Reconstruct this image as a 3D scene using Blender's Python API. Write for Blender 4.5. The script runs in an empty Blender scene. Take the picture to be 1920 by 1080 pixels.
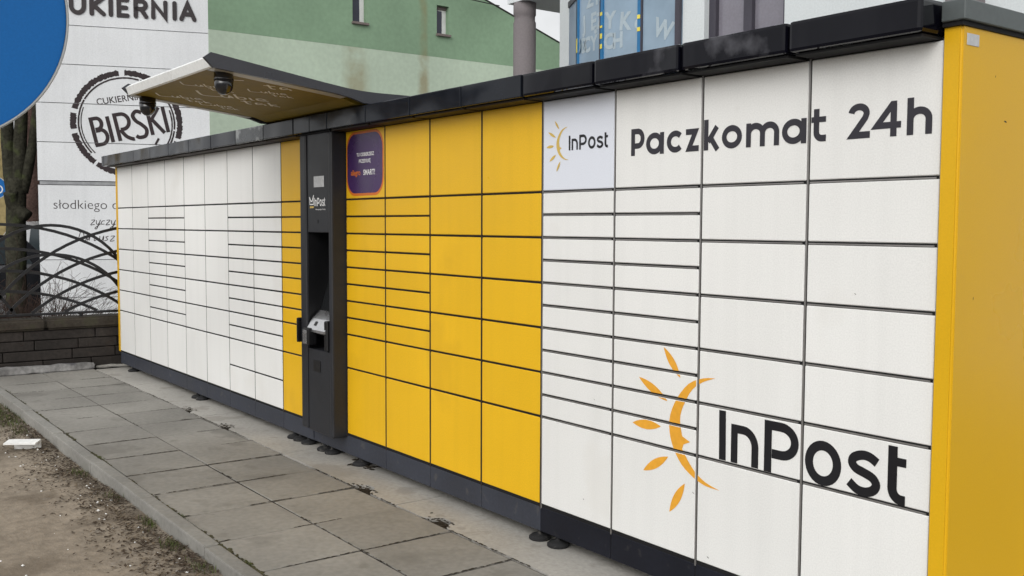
import bpy, bmesh, math, random
from mathutils import Vector, Matrix, noise as mnoise
from mathutils.geometry import tessellate_polygon
random.seed(7)
sc = bpy.context.scene
COL = sc.collection
R_ = math.radians

# ------------------------------------------------------------------ camera
cam_d = bpy.data.cameras.new('camera'); cam = bpy.data.objects.new('camera', cam_d); COL.objects.link(cam)
cam_d.sensor_width = 36.0; cam_d.lens = 1864.0/1920.0*36.0; cam_d.clip_start = 0.05; cam_d.clip_end = 2000
yaw, pit, rol = .9298, -.0638, .0041
Fv = Vector((-math.sin(yaw)*math.cos(pit), math.cos(yaw)*math.cos(pit), math.sin(pit)))
rt = Vector((math.cos(yaw), math.sin(yaw), 0)); up = rt.cross(Fv)
Rv = rt*math.cos(rol)+up*math.sin(rol); Uv = up*math.cos(rol)-rt*math.sin(rol)
M = Matrix((Rv, Uv, -Fv)).transposed().to_4x4(); M.translation = Vector((1.696, -2.934, 1.527))
cam.matrix_world = M
sc.camera = cam

# ------------------------------------------------------------------ world, sun, exposure
SUN_EL, SUN_AZ = 30.0, 148.0     # azimuth in degrees clockwise from +y (north)
w = bpy.data.worlds.new('World'); sc.world = w; w.use_nodes = True
nt = w.node_tree; nt.nodes.clear()
sky = nt.nodes.new('ShaderNodeTexSky'); sky.sky_type = 'NISHITA'; sky.sun_disc = False
sky.sun_elevation = R_(SUN_EL); sky.sun_rotation = R_(SUN_AZ); sky.dust_density = 6.0; sky.air_density = 1.0; sky.ozone_density = 1.0
hs = nt.nodes.new('ShaderNodeHueSaturation'); hs.inputs['Saturation'].default_value = 0.12
tc = nt.nodes.new('ShaderNodeTexCoord')
nz = nt.nodes.new('ShaderNodeTexNoise'); nz.inputs['Scale'].default_value = 3.2; nz.inputs['Detail'].default_value = 6; nz.inputs['Roughness'].default_value = .6
cr = nt.nodes.new('ShaderNodeMapRange'); cr.inputs[1].default_value = .3; cr.inputs[2].default_value = .7; cr.inputs[3].default_value = .85; cr.inputs[4].default_value = 1.35
mx = nt.nodes.new('ShaderNodeMix'); mx.data_type = 'RGBA'; mx.blend_type = 'MULTIPLY'; mx.inputs['Factor'].default_value = 1
bg = nt.nodes.new('ShaderNodeBackground'); bg.inputs['Strength'].default_value = 0.15
wo = nt.nodes.new('ShaderNodeOutputWorld')
L = nt.links.new
L(tc.outputs['Generated'], nz.inputs['Vector']); L(nz.outputs['Fac'], cr.inputs[0])
ov = nt.nodes.new('ShaderNodeMix'); ov.data_type = 'RGBA'; ov.inputs['Factor'].default_value = .65; ov.inputs[7].default_value = (6.6, 6.7, 6.8, 1)   # even cloud layer
L(sky.outputs[0], hs.inputs['Color']); L(hs.outputs[0], ov.inputs[6]); L(ov.outputs[2], mx.inputs[6]); L(cr.outputs[0], mx.inputs[7]); L(mx.outputs[2], bg.inputs['Color']); L(bg.outputs[0], wo.inputs[0])
sd = bpy.data.lights.new('sun', 'SUN'); sd.energy = 0.9; sd.angle = R_(50); sd.color = (1, .965, .92)
sun = bpy.data.objects.new('sun', sd); COL.objects.link(sun)
az, el = R_(SUN_AZ), R_(SUN_EL)
sdir = Vector((math.sin(az)*math.cos(el), math.cos(az)*math.cos(el), math.sin(el)))
sun.rotation_euler = sdir.to_track_quat('Z', 'Y').to_euler()
sc.view_settings.view_transform = 'Standard'; sc.view_settings.look = 'None'; sc.view_settings.gamma = 1.0
sc.view_settings.use_curve_mapping = False; sc.view_settings.exposure = -0.06

# ------------------------------------------------------------------ materials
MATS = {}
def mat(name, col, rough=.5, spec=.5, metal=0., n1=(3., .12), n2=(40., .06), bump=(0., 60.), rnd=0., rvar=.1, spots=None, coat=0., streak=0., bdet=4):
    """n1/n2: (scale, amount) of world-space colour variation; bump (height, scale); rnd per-object value shift;
    spots: (scale, threshold, colour, amount)"""
    m = bpy.data.materials.new(name); m.use_nodes = True; t = m.node_tree; t.nodes.clear()
    N = t.nodes.new; K = t.links.new
    out = N('ShaderNodeOutputMaterial'); p = N('ShaderNodeBsdfPrincipled'); K(p.outputs[0], out.inputs[0])
    g = N('ShaderNodeNewGeometry')
    def noise(scale, det=4, vec=None):
        q = N('ShaderNodeTexNoise'); q.inputs['Scale'].default_value = scale; q.inputs['Detail'].default_value = det
        K(vec if vec else g.outputs['Position'], q.inputs['Vector']); return q.outputs['Fac']
    def mrange(src, a, b, c, d):
        q = N('ShaderNodeMapRange'); q.inputs[1].default_value = a; q.inputs[2].default_value = b; q.inputs[3].default_value = c; q.inputs[4].default_value = d
        K(src, q.inputs[0]); return q.outputs[0]
    def mul(a, b):
        q = N('ShaderNodeMath'); q.operation = 'MULTIPLY'; K(a, q.inputs[0]); K(b, q.inputs[1]); return q.outputs[0]
    a1 = noise(n1[0]); v = mrange(a1, .3, .7, 1-n1[1], 1+n1[1])
    a2 = noise(n2[0], 2); v = mul(v, mrange(a2, .3, .7, 1-n2[1], 1+n2[1]))
    if rnd:
        oi = N('ShaderNodeObjectInfo'); v = mul(v, mrange(oi.outputs['Random'], 0, 1, 1-rnd, 1+rnd))
    if streak:
        mp = N('ShaderNodeMapping'); mp.inputs['Scale'].default_value = (14, 14, .6); K(g.outputs['Position'], mp.inputs[0])
        v = mul(v, mrange(noise(1.0, 3, mp.outputs[0]), .45, .75, 1., 1-streak))
    hsv = N('ShaderNodeHueSaturation'); hsv.inputs['Color'].default_value = (*col, 1); K(v, hsv.inputs['Value'])
    c = hsv.outputs[0]
    for sp in (spots or []):
        mm = N('ShaderNodeMix'); mm.data_type = 'RGBA'; mm.inputs[7].default_value = (*sp[2], 1); K(c, mm.inputs[6])
        K(mrange(noise(sp[0], 5), sp[1], sp[1]+.08, 0, sp[3]), mm.inputs[0]); c = mm.outputs[2]
    K(c, p.inputs['Base Color'])
    K(mrange(a1, .3, .7, max(.02, rough-rvar), min(1, rough+rvar)), p.inputs['Roughness'])
    p.inputs['Specular IOR Level'].default_value = spec; p.inputs['Metallic'].default_value = metal
    if coat: p.inputs['Coat Weight'].default_value = coat; p.inputs['Coat Roughness'].default_value = .12
    if bump[0]:
        b = N('ShaderNodeBump'); b.inputs['Strength'].default_value = 1; b.inputs['Distance'].default_value = bump[0]
        K(noise(bump[1], bdet), b.inputs['Height']); K(b.outputs[0], p.inputs['Normal'])
    MATS[name] = m; return m
mat('white_door', (.785, .785, .765), .40, .35, rnd=.018, n1=(.8, .03), n2=(180, .05), bump=(.0003, 500), streak=.035, spots=[(1.7, .60, (.70, .685, .645), .35), (9, .72, (.62, .60, .56), .35)])
mat('bluish_door', (.70, .73, .80), .4, .35, n1=(.8, .03), n2=(180, .03), bump=(.0003, 500))
mat('yellow_door', (.77, .448, .012), .36, .32, rnd=.035, n1=(.9, .06), n2=(160, .06), bump=(.0003, 500), streak=.04, spots=[(1.9, .60, (.66, .375, .012), .4), (10, .72, (.55, .33, .03), .4)])
mat('yellow_side', (.68, .39, .010), .36, .28, n1=(1.2, .04), n2=(200, .03), bump=(.0001, 300))
mat('graphite', (.045, .047, .053), .38, .45, n1=(3, .15), n2=(60, .1), bump=(.0003, 300), spots=[(9, .66, (.10, .10, .10), .35)])
mat('graphite_plinth', (.036, .040, .053), .5, .3, n1=(3, .15), n2=(60, .1), bump=(.0003, 300), spots=[(12, .62, (.10, .095, .085), .45)])
mat('dark_plinth', (.009, .010, .016), .5, .22, n1=(3, .2), n2=(60, .1), spots=[(12, .64, (.07, .065, .06), .4)])
mat('gloss_black', (.003, .003, .006), .05, .22, n1=(3, .2), bump=(.09, 2.3), bdet=1.2, rvar=.02, spots=[(3.1, .575, (.095, .095, .108), .7)])  # grey noise spots paint bright sky and street reflections into the black
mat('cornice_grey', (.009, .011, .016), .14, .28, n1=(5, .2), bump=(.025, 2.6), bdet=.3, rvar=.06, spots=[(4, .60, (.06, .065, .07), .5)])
mat('cornice_mottled', (.055, .06, .065), .3, .5, n1=(5, .3), n2=(30, .2), bump=(.003, 9.0), spots=[(9, .52, (.28, .29, .29), .75)])  # lighter grey, mottled with pale patches
mat('roof_metal', (.10, .115, .115), .45, .5, metal=.3, n1=(3, .12), n2=(50, .06))
mat('frame_dark', (.012, .012, .013), .7, .2)
mat('strip_metal', (.28, .27, .26), .4, .5, metal=.6, n1=(4, .15))
mat('strip_dark', (.022, .014, .009), .6, .3)
mat('strip_pale', (.05, .05, .05), .5, .3)
mat('vinyl_black', (.010, .010, .013), .35, .4, n1=(2, .1))
mat('vinyl_grey', (.028, .026, .034), .4, .4, n1=(2, .1))
mat('vinyl_orange', (.78, .37, .035), .4, .4, n1=(2, .05))
mat('vinyl_gold', (.60, .42, .10), .4, .4)
mat('vinyl_purple', (.050, .018, .095), .3, .5, n1=(3, .15))
mat('vinyl_redorange', (.62, .15, .015), .35, .4)
mat('vinyl_white', (.8, .8, .8), .4, .4)
mat('terminal_body', (.021, .022, .026), .40, .3, n1=(3, .15), n2=(90, .08), bump=(.0002, 400))
mat('terminal_black', (.008, .008, .009), .35, .4)
mat('screen', (.010, .011, .012), .12, .5)
mat('steel', (.62, .62, .63), .28, .5, metal=.9, n1=(8, .1))
mat('label_grey', (.50, .51, .52), .5, .4, n1=(60, .1))
mat('canopy_dark', (.036, .038, .046), .36, .45, n1=(3, .1), n2=(50, .05))
mat('canopy_lip', (.86, .87, .86), .35, .4, n1=(3, .03))
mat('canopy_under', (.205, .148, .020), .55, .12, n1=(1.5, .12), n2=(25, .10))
mat('canopy_edge', (.40, .39, .37), .4, .5, n1=(4, .1))
mat('chalk', (.75, .72, .64), .6, .2)
mat('dome_black', (.006, .006, .008), .12, .6, coat=.5)
mat('rubber', (.022, .022, .023), .75, .2, n1=(15, .25), spots=[(25, .58, (.10, .095, .085), .5)])
mat('slab', (.240, .230, .208), .9, .2, n1=(1.3, .18), n2=(30, .09), bump=(.0012, 160), rnd=.10, spots=[(2.2, .59, (.15, .142, .126), .55), (6.5, .62, (.17, .162, .142), .5), (35, .68, (.28, .27, .24), .5), (22, .71, (.10, .095, .08), .5)])
mat('bedding', (.036, .030, .023), .95, .1, n1=(8, .3), n2=(60, .3), bump=(.004, 60))
mat('pad_concrete', (.37, .355, .325), .9, .2, n1=(1.5, .14), n2=(40, .09), bump=(.0018, 90), spots=[(3.0, .56, (.24, .225, .20), .6), (9, .60, (.27, .255, .23), .6), (24, .70, (.16, .15, .13), .5)])
mat('kerb', (.245, .238, .218), .9, .2, n1=(2.0, .16), n2=(40, .1), bump=(.002, 70), rnd=.09, spots=[(5, .60, (.19, .185, .165), .6), (18, .68, (.12, .11, .09), .5)])
mat('dirt', (.262, .222, .174), .95, .1, n1=(.9, .2), n2=(16, .16), bump=(.006, 45), spots=[(1.6, .55, (.13, .105, .078), .6), (50, .68, (.36, .33, .29), .6), (6, .66, (.30, .27, .235), .5)])
mat('ground', (.16, .155, .145), .95, .1, n1=(.5, .2), n2=(9, .15), bump=(.004, 30))
mat('leaf_a', (.062, .044, .030), .8, .2, rnd=.4)
mat('leaf_b', (.16, .125, .085), .8, .2, rnd=.35)
mat('crumb', (.80, .80, .78), .7, .3)
mat('grass', (.075, .095, .026), .7, .2, rnd=.3, n1=(5, .35))
mat('moss', (.062, .058, .032), .95, .1, n1=(10, .4), bump=(.004, 80))
mat('wall_stone', (.031, .026, .023), .85, .3, n1=(2.5, .3), n2=(30, .2), bump=(.004, 40), rnd=.25, spots=[(5, .60, (.045, .038, .032), .6)])
mat('wall_mortar', (.022, .019, .017), .95, .1)
mat('wall_cap', (.045, .038, .030), .9, .2, n1=(3, .35), n2=(30, .2), bump=(.006, 25), spots=[(6, .56, (.05, .05, .03), .5)])
mat('old_concrete', (.24, .235, .23), .9, .2, n1=(5, .35), n2=(30, .2), bump=(.006, 25), spots=[(6, .56, (.075, .075, .085), .8), (14, .64, (.42, .41, .39), .7)])
mat('iron', (.009, .009, .011), .38, .5, n1=(6, .25), n2=(60, .15))
mat('cladding', (.68, .695, .71), .55, .35, n1=(1.3, .05), n2=(60, .05), rnd=.025, streak=.05, bump=(.0006, 120))
mat('cladding_gap', (.06, .06, .065), .8, .2)
mat('brown_letter', (.026, .019, .021), .5, .4, n1=(5, .15))
mat('brown_print', (.028, .019, .021), .6, .3, n1=(5, .2))
mat('green_dark', (.225, .335, .225), .9, .15, n1=(.35, .10), n2=(8, .05), bump=(.002, 40), rnd=0.)
mat('green_light', (.46, .55, .44), .9, .15, n1=(.35, .08), n2=(8, .05), bump=(.002, 40))
mat('fascia_dark', (.03, .028, .028), .6, .3)
mat('roof_sheet', (.10, .05, .04), .6, .3)
mat('pvc_white', (.74, .74, .73), .4, .4)
mat('sill', (.17, .14, .13), .6, .3, n1=(6, .2))
mat('pane_dark', (.020, .024, .045), .06, .6)
mat('pane_violet', (.21, .20, .235), .07, .6, n1=(.7, .2), rvar=.02)
mat('pane_film', (.25, .34, .43), .10, .6, n1=(.9, .14), n2=(5, .05), rvar=.03)  # blue film made paler, the reflection on the glass mixed into its colour
mat('film_letter', (.40, .48, .53), .25, .4, n1=(2, .08))  # yellow letters painted pale, as if washed out by the glass reflection
mat('film_blue', (.020, .16, .36), .35, .5)
mat('film_yellow', (.78, .66, .10), .45, .4)
mat('render_white', (.66, .70, .71), .85, .2, n1=(.8, .05), n2=(50, .05), bump=(.002, 60))
mat('render_warm', (.52, .50, .52), .85, .2, n1=(.8, .06), n2=(40, .05))
mat('alu_dark', (.050, .046, .062), .4, .5)
mat('column_grey', (.205, .185, .19), .85, .2, n1=(1.5, .10), n2=(40, .06))
mat('sign_blue', (.005, .125, .40), .45, .3, n1=(2, .03), n2=(220, .05), rvar=.02)
mat('sign_rim', (.42, .43, .43), .35, .5, n1=(8, .08))
mat('galv', (.30, .31, .32), .45, .5, metal=.7, n1=(12, .15))
mat('bark', (.034, .033, .024), .95, .1, n1=(3, .35), n2=(25, .3), bump=(.02, 18), spots=[(4, .55, (.060, .072, .030), .6)])
mat('bark_brown', (.060, .038, .032), .95, .1, n1=(3, .3), n2=(25, .3), bump=(.02, 18))
mat('twig', (.055, .036, .030), .9, .1, n1=(8, .3))
mat('ochre_render', (.33, .255, .13), .9, .1, n1=(.8, .2), n2=(6, .2))
mat('car_dark', (.012, .013, .016), .22, .5, coat=.7)
mat('car_silver', (.60, .61, .62), .28, .5, metal=.3, coat=.6)
mat('car_glass', (.035, .045, .05), .06, .6)
mat('tail_red', (.55, .02, .02), .25, .5)
mat('tyre', (.015, .015, .015), .8, .2)

# green wall with rust-brown run-off stains (own shape, on the wall's own y coordinate)
def stain(mname, bands):
    t = MATS[mname].node_tree; p = [n for n in t.nodes if n.type == 'BSDF_PRINCIPLED'][0]
    N = t.nodes.new; K = t.links.new
    g = N('ShaderNodeNewGeometry'); sx = N('ShaderNodeSeparateXYZ'); K(g.outputs['Position'], sx.inputs[0])
    ns = N('ShaderNodeTexNoise'); ns.inputs['Scale'].default_value = 1.1; ns.inputs['Detail'].default_value = 5; K(g.outputs['Position'], ns.inputs['Vector'])
    src = p.inputs['Base Color'].links[0].from_socket
    for (yc, hw, amt) in bands:
        a = N('ShaderNodeMath'); a.operation = 'SUBTRACT'; K(sx.outputs[1], a.inputs[0]); a.inputs[1].default_value = yc
        b = N('ShaderNodeMath'); b.operation = 'ABSOLUTE'; K(a.outputs[0], b.inputs[0])
        c = N('ShaderNodeMapRange'); c.inputs[1].default_value = hw*.35; c.inputs[2].default_value = hw; c.inputs[3].default_value = amt; c.inputs[4].default_value = 0; K(b.outputs[0], c.inputs[0])
        r = N('ShaderNodeMapRange'); r.inputs[1].default_value = .3; r.inputs[2].default_value = .6; K(ns.outputs['Fac'], r.inputs[0])
        d = N('ShaderNodeMath'); d.operation = 'MULTIPLY'; K(c.outputs[0], d.inputs[0]); K(r.outputs[0], d.inputs[1])
        m = N('ShaderNodeMix'); m.data_type = 'RGBA'; m.inputs[7].default_value = (.24, .17, .07, 1); K(src, m.inputs[6]); K(d.outputs[0], m.inputs[0]); src = m.outputs[2]
    K(src, p.inputs['Base Color'])
stain('green_light', [(11.9, .55, .5), (14.35, .26, .75)])
stain('green_dark', [(14.35, .20, .65)])

# ------------------------------------------------------------------ helpers
WL = {}
def link(o, parent, loc):
    COL.objects.link(o)
    loc = Vector(loc); WL[o.name] = loc
    if parent: o.parent = parent; o.location = loc-WL[parent.name]
    else: o.location = loc
    return o
def ob(name, me, m, parent=None, loc=(0, 0, 0), smooth=False):
    if m:
        mm = MATS[m]
        if len(me.materials) == 0: me.materials.append(mm)
        elif me.materials[0] != mm:
            me = me.copy(); me.materials[0] = mm
    o = bpy.data.objects.new(name, me)
    if smooth:
        for p in me.polygons: p.use_smooth = True
    return link(o, parent, loc)
def thing(name, label, cat, loc=(0, 0, 0), group=None):
    return tag(link(bpy.data.objects.new(name, None), None, loc), label, cat, group)
def tag(o, label=None, cat=None, group=None, kind=None):
    if label: o['label'] = label
    if cat: o['category'] = cat
    if group: o['group'] = group
    if kind: o['kind'] = kind
    return o
def pydata(v, f):
    me = bpy.data.meshes.new('m'); me.from_pydata([tuple(a) for a in v], [], f); me.update(); return me
def bm_mesh(bm):
    me = bpy.data.meshes.new('m'); bm.to_mesh(me); bm.free(); return me
CACHE = {}
def boxmesh(sx, sy, sz, bev=0., seg=1):
    """box from origin corner (0,0,0) to (sx,sy,sz)"""
    k = (round(sx, 5), round(sy, 5), round(sz, 5), bev, seg)
    if k in CACHE: return CACHE[k]
    bm = bmesh.new(); bmesh.ops.create_cube(bm, size=1)
    for v in bm.verts: v.co = Vector(((v.co.x+.5)*sx, (v.co.y+.5)*sy, (v.co.z+.5)*sz))
    if bev: bmesh.ops.bevel(bm, geom=bm.edges[:], offset=bev, segments=seg, affect='EDGES', profile=.6)
    CACHE[k] = bm_mesh(bm); return CACHE[k]
def box(name, x0, x1, y0, y1, z0, z1, m, parent=None, bev=0., seg=1):
    return ob(name, boxmesh(x1-x0, y1-y0, z1-z0, bev, seg).copy() if False else matcopy(boxmesh(x1-x0, y1-y0, z1-z0, bev, seg), m), None, parent, (x0, y0, z0))
MC = {}
def matcopy(me, m):
    k = (me.name, m)
    if k not in MC:
        q = me.copy(); q.materials.clear(); q.materials.append(MATS[m]); MC[k] = q
    return MC[k]
def prism(pts, ax, a, b):
    """polygon pts (2D) extruded along axis ax from a to b"""
    def v3(p, t):
        return {0: (t, p[0], p[1]), 1: (p[0], t, p[1]), 2: (p[0], p[1], t)}[ax]
    n = len(pts); v = [v3(p, a) for p in pts]+[v3(p, b) for p in pts]
    f = [tuple(range(n))[::-1], tuple(range(n, 2*n))]+[(i, (i+1) % n, n+(i+1) % n, n+i) for i in range(n)]
    bm = bmesh.new(); vs = [bm.verts.new(q) for q in v]
    for q in f: bm.faces.new([vs[i] for i in q])
    bmesh.ops.recalc_face_normals(bm, faces=bm.faces[:]); return bm_mesh(bm)
def tube(v, f, pts, rad, sides=6, cap=True):
    pts = [Vector(p) for p in pts]; n = len(pts); base = len(v); ref = Vector((.31, .17, .93))
    for i, p in enumerate(pts):
        d = (pts[min(i+1, n-1)]-pts[max(i-1, 0)]).normalized()
        a = d.cross(ref)
        if a.length < .05: a = d.cross(Vector((1, 0, 0)))
        a.normalize(); b = d.cross(a); r = rad[i] if hasattr(rad, '__len__') else rad
        for k in range(sides):
            t = 2*math.pi*k/sides; v.append(p+(a*math.cos(t)+b*math.sin(t))*r)
    for i in range(n-1):
        for k in range(sides):
            q = (k+1) % sides
            f.append((base+i*sides+k, base+i*sides+q, base+(i+1)*sides+q, base+(i+1)*sides+k))
    if cap:
        f.append(tuple(base+k for k in range(sides))[::-1]); f.append(tuple(base+(n-1)*sides+k for k in range(sides)))
def lathe(prof, n=20, caps=True):
    v, f = [], []
    for (r, z) in prof:
        for k in range(n):
            a = 2*math.pi*k/n; v.append((r*math.cos(a), r*math.sin(a), z))
    for i in range(len(prof)-1):
        for k in range(n):
            q = (k+1) % n; f.append((i*n+k, i*n+q, (i+1)*n+q, (i+1)*n+k))
    if caps: f.append(tuple(range(n))[::-1]); f.append(tuple((len(prof)-1)*n+k for k in range(n)))
    return pydata(v, f)

# ---- 2D lettering engine: every function returns a list of (verts2d, faces)
def stroke(pts, wd, closed=False, rnd=False, jit=0.):
    P = [Vector((p[0], p[1])) for p in pts]; n = len(P); lft, rgt = [], []
    ws = wd if hasattr(wd, '__len__') else [wd]*n
    for i in range(n):
        a = P[i-1] if (i > 0 or closed) else None; b = P[(i+1) % n] if (i < n-1 or closed) else None
        d1 = (P[i]-a).normalized() if a is not None else None; d2 = (b-P[i]).normalized() if b is not None else None
        if d1 is None: d1 = d2
        if d2 is None: d2 = d1
        n1 = Vector((-d1.y, d1.x)); n2 = Vector((-d2.y, d2.x)); m = n1+n2
        if m.length < 1e-6: m = n1.copy()
        m.normalize(); s = min(1/max(m.dot(n1), .3), 2.4)*ws[i]/2
        j1 = 1+random.uniform(-jit, jit); j2 = 1+random.uniform(-jit, jit)
        lft.append(P[i]+m*s*j1); rgt.append(P[i]-m*s*j2)
    v = lft+rgt; f = [(i, i+1, n+i+1, n+i) for i in range(n-1)]
    if closed: f.append((n-1, 0, n, 2*n-1))
    if rnd and not closed:
        for (c, o, sgn) in ((P[0], P[0]-P[1], 0), (P[-1], P[-1]-P[-2], 1)):
            o = o.normalized()*(ws[0]/2); pr = Vector((-o.y, o.x)); b = len(v)
            for k in range(7):
                t = math.pi*k/6; v.append(c+pr*math.cos(t)+o*math.sin(t))
            f.append(tuple(range(b, b+7)))
    return (v, f)
def arc(cx, cz, rx, rz, a0, a1, n=18):
    return [(cx+rx*math.cos(R_(a0+(a1-a0)*i/n)), cz+rz*math.sin(R_(a0+(a1-a0)*i/n))) for i in range(n+1)]
def ring(cx, cz, rx, rz, wd, n=32):
    return stroke(arc(cx, cz, rx, rz, 0, 360-360/n, n-1), wd, True)
def poly(pts):
    t = tessellate_polygon([[Vector((p[0], p[1], 0)) for p in pts]])
    return ([Vector(p) for p in pts], [tuple(q) for q in t])
def leafshape(a, b, wd):
    a, b = Vector(a), Vector(b); d = b-a; pr = Vector((-d.y, d.x)).normalized()
    L_, R2 = [], []
    for i in range(13):
        t = i/12; h = wd/2*math.sin(math.pi*t)**.85; L_.append(a+d*t+pr*h); R2.append(a+d*t-pr*h)
    return poly(L_+R2[-2:0:-1])
def smooth(pts, k=6):
    P = [Vector(p) for p in pts]; o = []
    for i in range(len(P)-1):
        p0 = P[max(i-1, 0)]; p1 = P[i]; p2 = P[i+1]; p3 = P[min(i+2, len(P)-1)]
        for s in range(k):
            t = s/k; o.append(.5*((2*p1)+(-p0+p2)*t+(2*p0-5*p1+4*p2-p3)*t*t+(-p0+3*p1-3*p2+p3)*t**3))
    o.append(P[-1]); return o
def xf(shapes, fn): return [([Vector(fn(p)) for p in v], f) for v, f in shapes]
def flat(shapes, O, X, Z, off=.0012, step=.00015, thick=0.):
    """2D shapes laid on the plane (O, X, Z); the surface faces -X x Z side given by nrm = Z x X reversed"""
    O, X, Z = Vector(O), Vector(X), Vector(Z); nr = X.cross(Z)   # towards viewer
    bm = bmesh.new()
    for i, (v, f) in enumerate(shapes):
        vs = [bm.verts.new(O+X*p[0]+Z*p[1]+nr*(off+i*step)) for p in v]
        for q in f:
            try: bm.faces.new([vs[j] for j in q])
            except ValueError: pass
    if thick:
        r = bmesh.ops.extrude_face_region(bm, geom=bm.faces[:])
        for e in r['geom']:
            if isinstance(e, bmesh.types.BMVert): e.co += nr*thick
    bmesh.ops.recalc_face_normals(bm, faces=bm.faces[:])
    if not thick:
        for q in bm.faces:
            q.normal_update()
            if q.normal.dot(nr) < 0: q.normal_flip()
    return bm
def fonttext(s, size=1., off=0., shear=0., align='LEFT', sp=1.):
    c = bpy.data.curves.new('t', 'FONT'); c.body = s; c.size = size; c.offset = off; c.shear = shear; c.align_x = align; c.space_character = sp; c.resolution_u = 4
    o = bpy.data.objects.new('t', c); COL.objects.link(o)
    me = o.evaluated_get(bpy.context.evaluated_depsgraph_get()).to_mesh()
    r = ([Vector((v.co.x, v.co.y)) for v in me.vertices], [tuple(p.vertices) for p in me.polygons])
    bpy.data.objects.remove(o); bpy.data.curves.remove(c); return r

# ================================================================== THE SETTING
# ground to the horizon
g = ob('ground', pydata([(-600, -600, -.12), (600, -600, -.12), (600, 600, -.12), (-600, 600, -.12)], [(0, 1, 2, 3)]), 'ground'); tag(g, kind='structure')

# dirt verge: displaced grid
def dirt_h(x, y):
    h = -.078+.020*mnoise.noise(Vector((x*.7, y*.9, 1.3)))+.012*mnoise.noise(Vector((x*2.6, y*2.6, 4.)))+.005*mnoise.noise(Vector((x*9, y*9, 7.)))
    if y > -1.75: h += .022*max(0, 1-abs(y+1.48)/.24)*(.6+.8*mnoise.noise(Vector((x*1.7, y*2, 9.))))
    return h
v, f = [], []; nx, ny = 330, 110
for i in range(nx+1):
    x = -10.2+13.2*i/nx
    for j in range(ny+1):
        y = -1.325-4.4*(j/ny)**1.3
        v.append((x, y, dirt_h(x, y)))
for i in range(nx):
    for j in range(ny):
        a = i*(ny+1)+j; f.append((a, a+1, a+ny+2, a+ny+1))
dv = ob('dirt_verge', pydata(v, f), 'dirt', smooth=True); tag(dv, kind='structure')
for p in dv.data.polygons:
    if p.normal.z < 0: dv.data.flip_normals(); break

# pavement: bedding + slabs
pv = box('pavement', -9.3, 3.2, -1.262, -.262, -.115, -.006, 'bedding'); tag(pv, kind='structure')
P = .512; gap = .010
for k in range(-14, 11):
    xr = -3.92-P*k
    for j, (ya, yb) in enumerate(((-1.262, -.762), (-.762, -.262))):
        x0, x1 = xr-P, xr
        if x0 < -9.25: x0 = -9.25
        if x1 - x0 < .1 or x0 > 3: continue
        gp = gap*random.uniform(.6, 1.5)
        s = box('slab', x0+gp/2, x1-gp/2, ya+gap/2, yb-gap/2, -.05, 0, 'slab', pv, .002)
        s.rotation_euler = (random.uniform(-.006, .006), random.uniform(-.006, .006), random.uniform(-.004, .004))
        s.location.z += random.uniform(-.003, .002)
# moss and soil that fill the slab / kerb joint
v, f = [], []
for i in range(800):
    x = random.uniform(-8.5, -.8); y = -1.264+random.gauss(0, .006)
    if mnoise.noise(Vector((x*2.3, 0, 0))) < -.05: continue
    r = random.uniform(.004, .013); b = len(v)
    for k in range(5):
        a = 2*math.pi*k/5+random.random(); v.append((x+1.8*r*math.cos(a), y+r*.8*math.sin(a), .0015))
    v.append((x, y, .0025+r*.12)); f += [(b+k, b+(k+1) % 5, b+5) for k in range(5)]
m_ = ob('joint_moss', pydata(v, f), 'moss'); tag(m_, 'dark moss and soil filling the joint between kerb and slabs', 'moss', kind='stuff')

# dark soil in the slab joints
random.seed(21); v, f = [], []
def soil(x, y, rx, ry, z=.0012):
    b = len(v); a0 = random.random()*6
    for k in range(6):
        a = a0+2*math.pi*k/6; q = random.uniform(.6, 1.3); v.append((x+rx*q*math.cos(a), y+ry*q*math.sin(a), z))
    v.append((x, y, z+min(rx, ry)*.35)); f.extend([(b+k, b+(k+1) % 6, b+6) for k in range(6)])
for k in range(-10, 10):
    xj = -3.92-P*k
    for i in range(170):
        y = random.uniform(-1.26, -.262)
        if mnoise.noise(Vector((xj*3, y*2.5, 3.))) < -.12: continue
        soil(xj+random.gauss(0, .0025), y, random.uniform(.002, .005), random.uniform(.004, .016))
for yj, ns in ((-.762, 500), (-.258, 800)):
    for i in range(ns):
        x = random.uniform(-8.5, 0)
        if mnoise.noise(Vector((x*1.6, yj*5, 8.))) < -.02: continue
        soil(x, yj+random.gauss(0, .003), random.uniform(.004, .018), random.uniform(.002, .005))
for h in (-6.36, -5.53, -3.36, -2.555, -1.05):
    for i in range(40): soil(h+random.gauss(0, .05), -.225+random.gauss(0, .022), random.uniform(.004, .014), random.uniform(.004, .012), .0025)
for i in range(60): soil(-3.87+random.gauss(0, .07), .06+random.gauss(0, .05), random.uniform(.01, .03), random.uniform(.01, .025), .003)  # dark cluster on the pad below the yellow locker
o = ob('joint_soil_and_patch', pydata(v, f), 'bedding'); tag(o, 'dark soil filling the joints between the paving slabs, with a dark patch on the pad', 'soil', kind='stuff')
# kerb
kb = box('kerb', -9.2, 3.1, -1.335, -1.275, -.2, -.10, 'bedding'); tag(kb, kind='structure')
xs = [3.1, 2.4, 1.36, .31, -.72, -1.77, -2.852, -3.875, -4.93, -5.985, -7.03, -8.07, -9.12]
for a, b in zip(xs[1:], xs[:-1]):
    s = box('kerb_stone', a+.004, b-.004, -1.346, -1.268, -.16, .006, 'kerb', kb, .009, 2)
    s.location.z += random.uniform(-.006, .004); s.rotation_euler = (random.uniform(-.01, .01), random.uniform(-.002, .002), random.uniform(-.003, .003))

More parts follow.
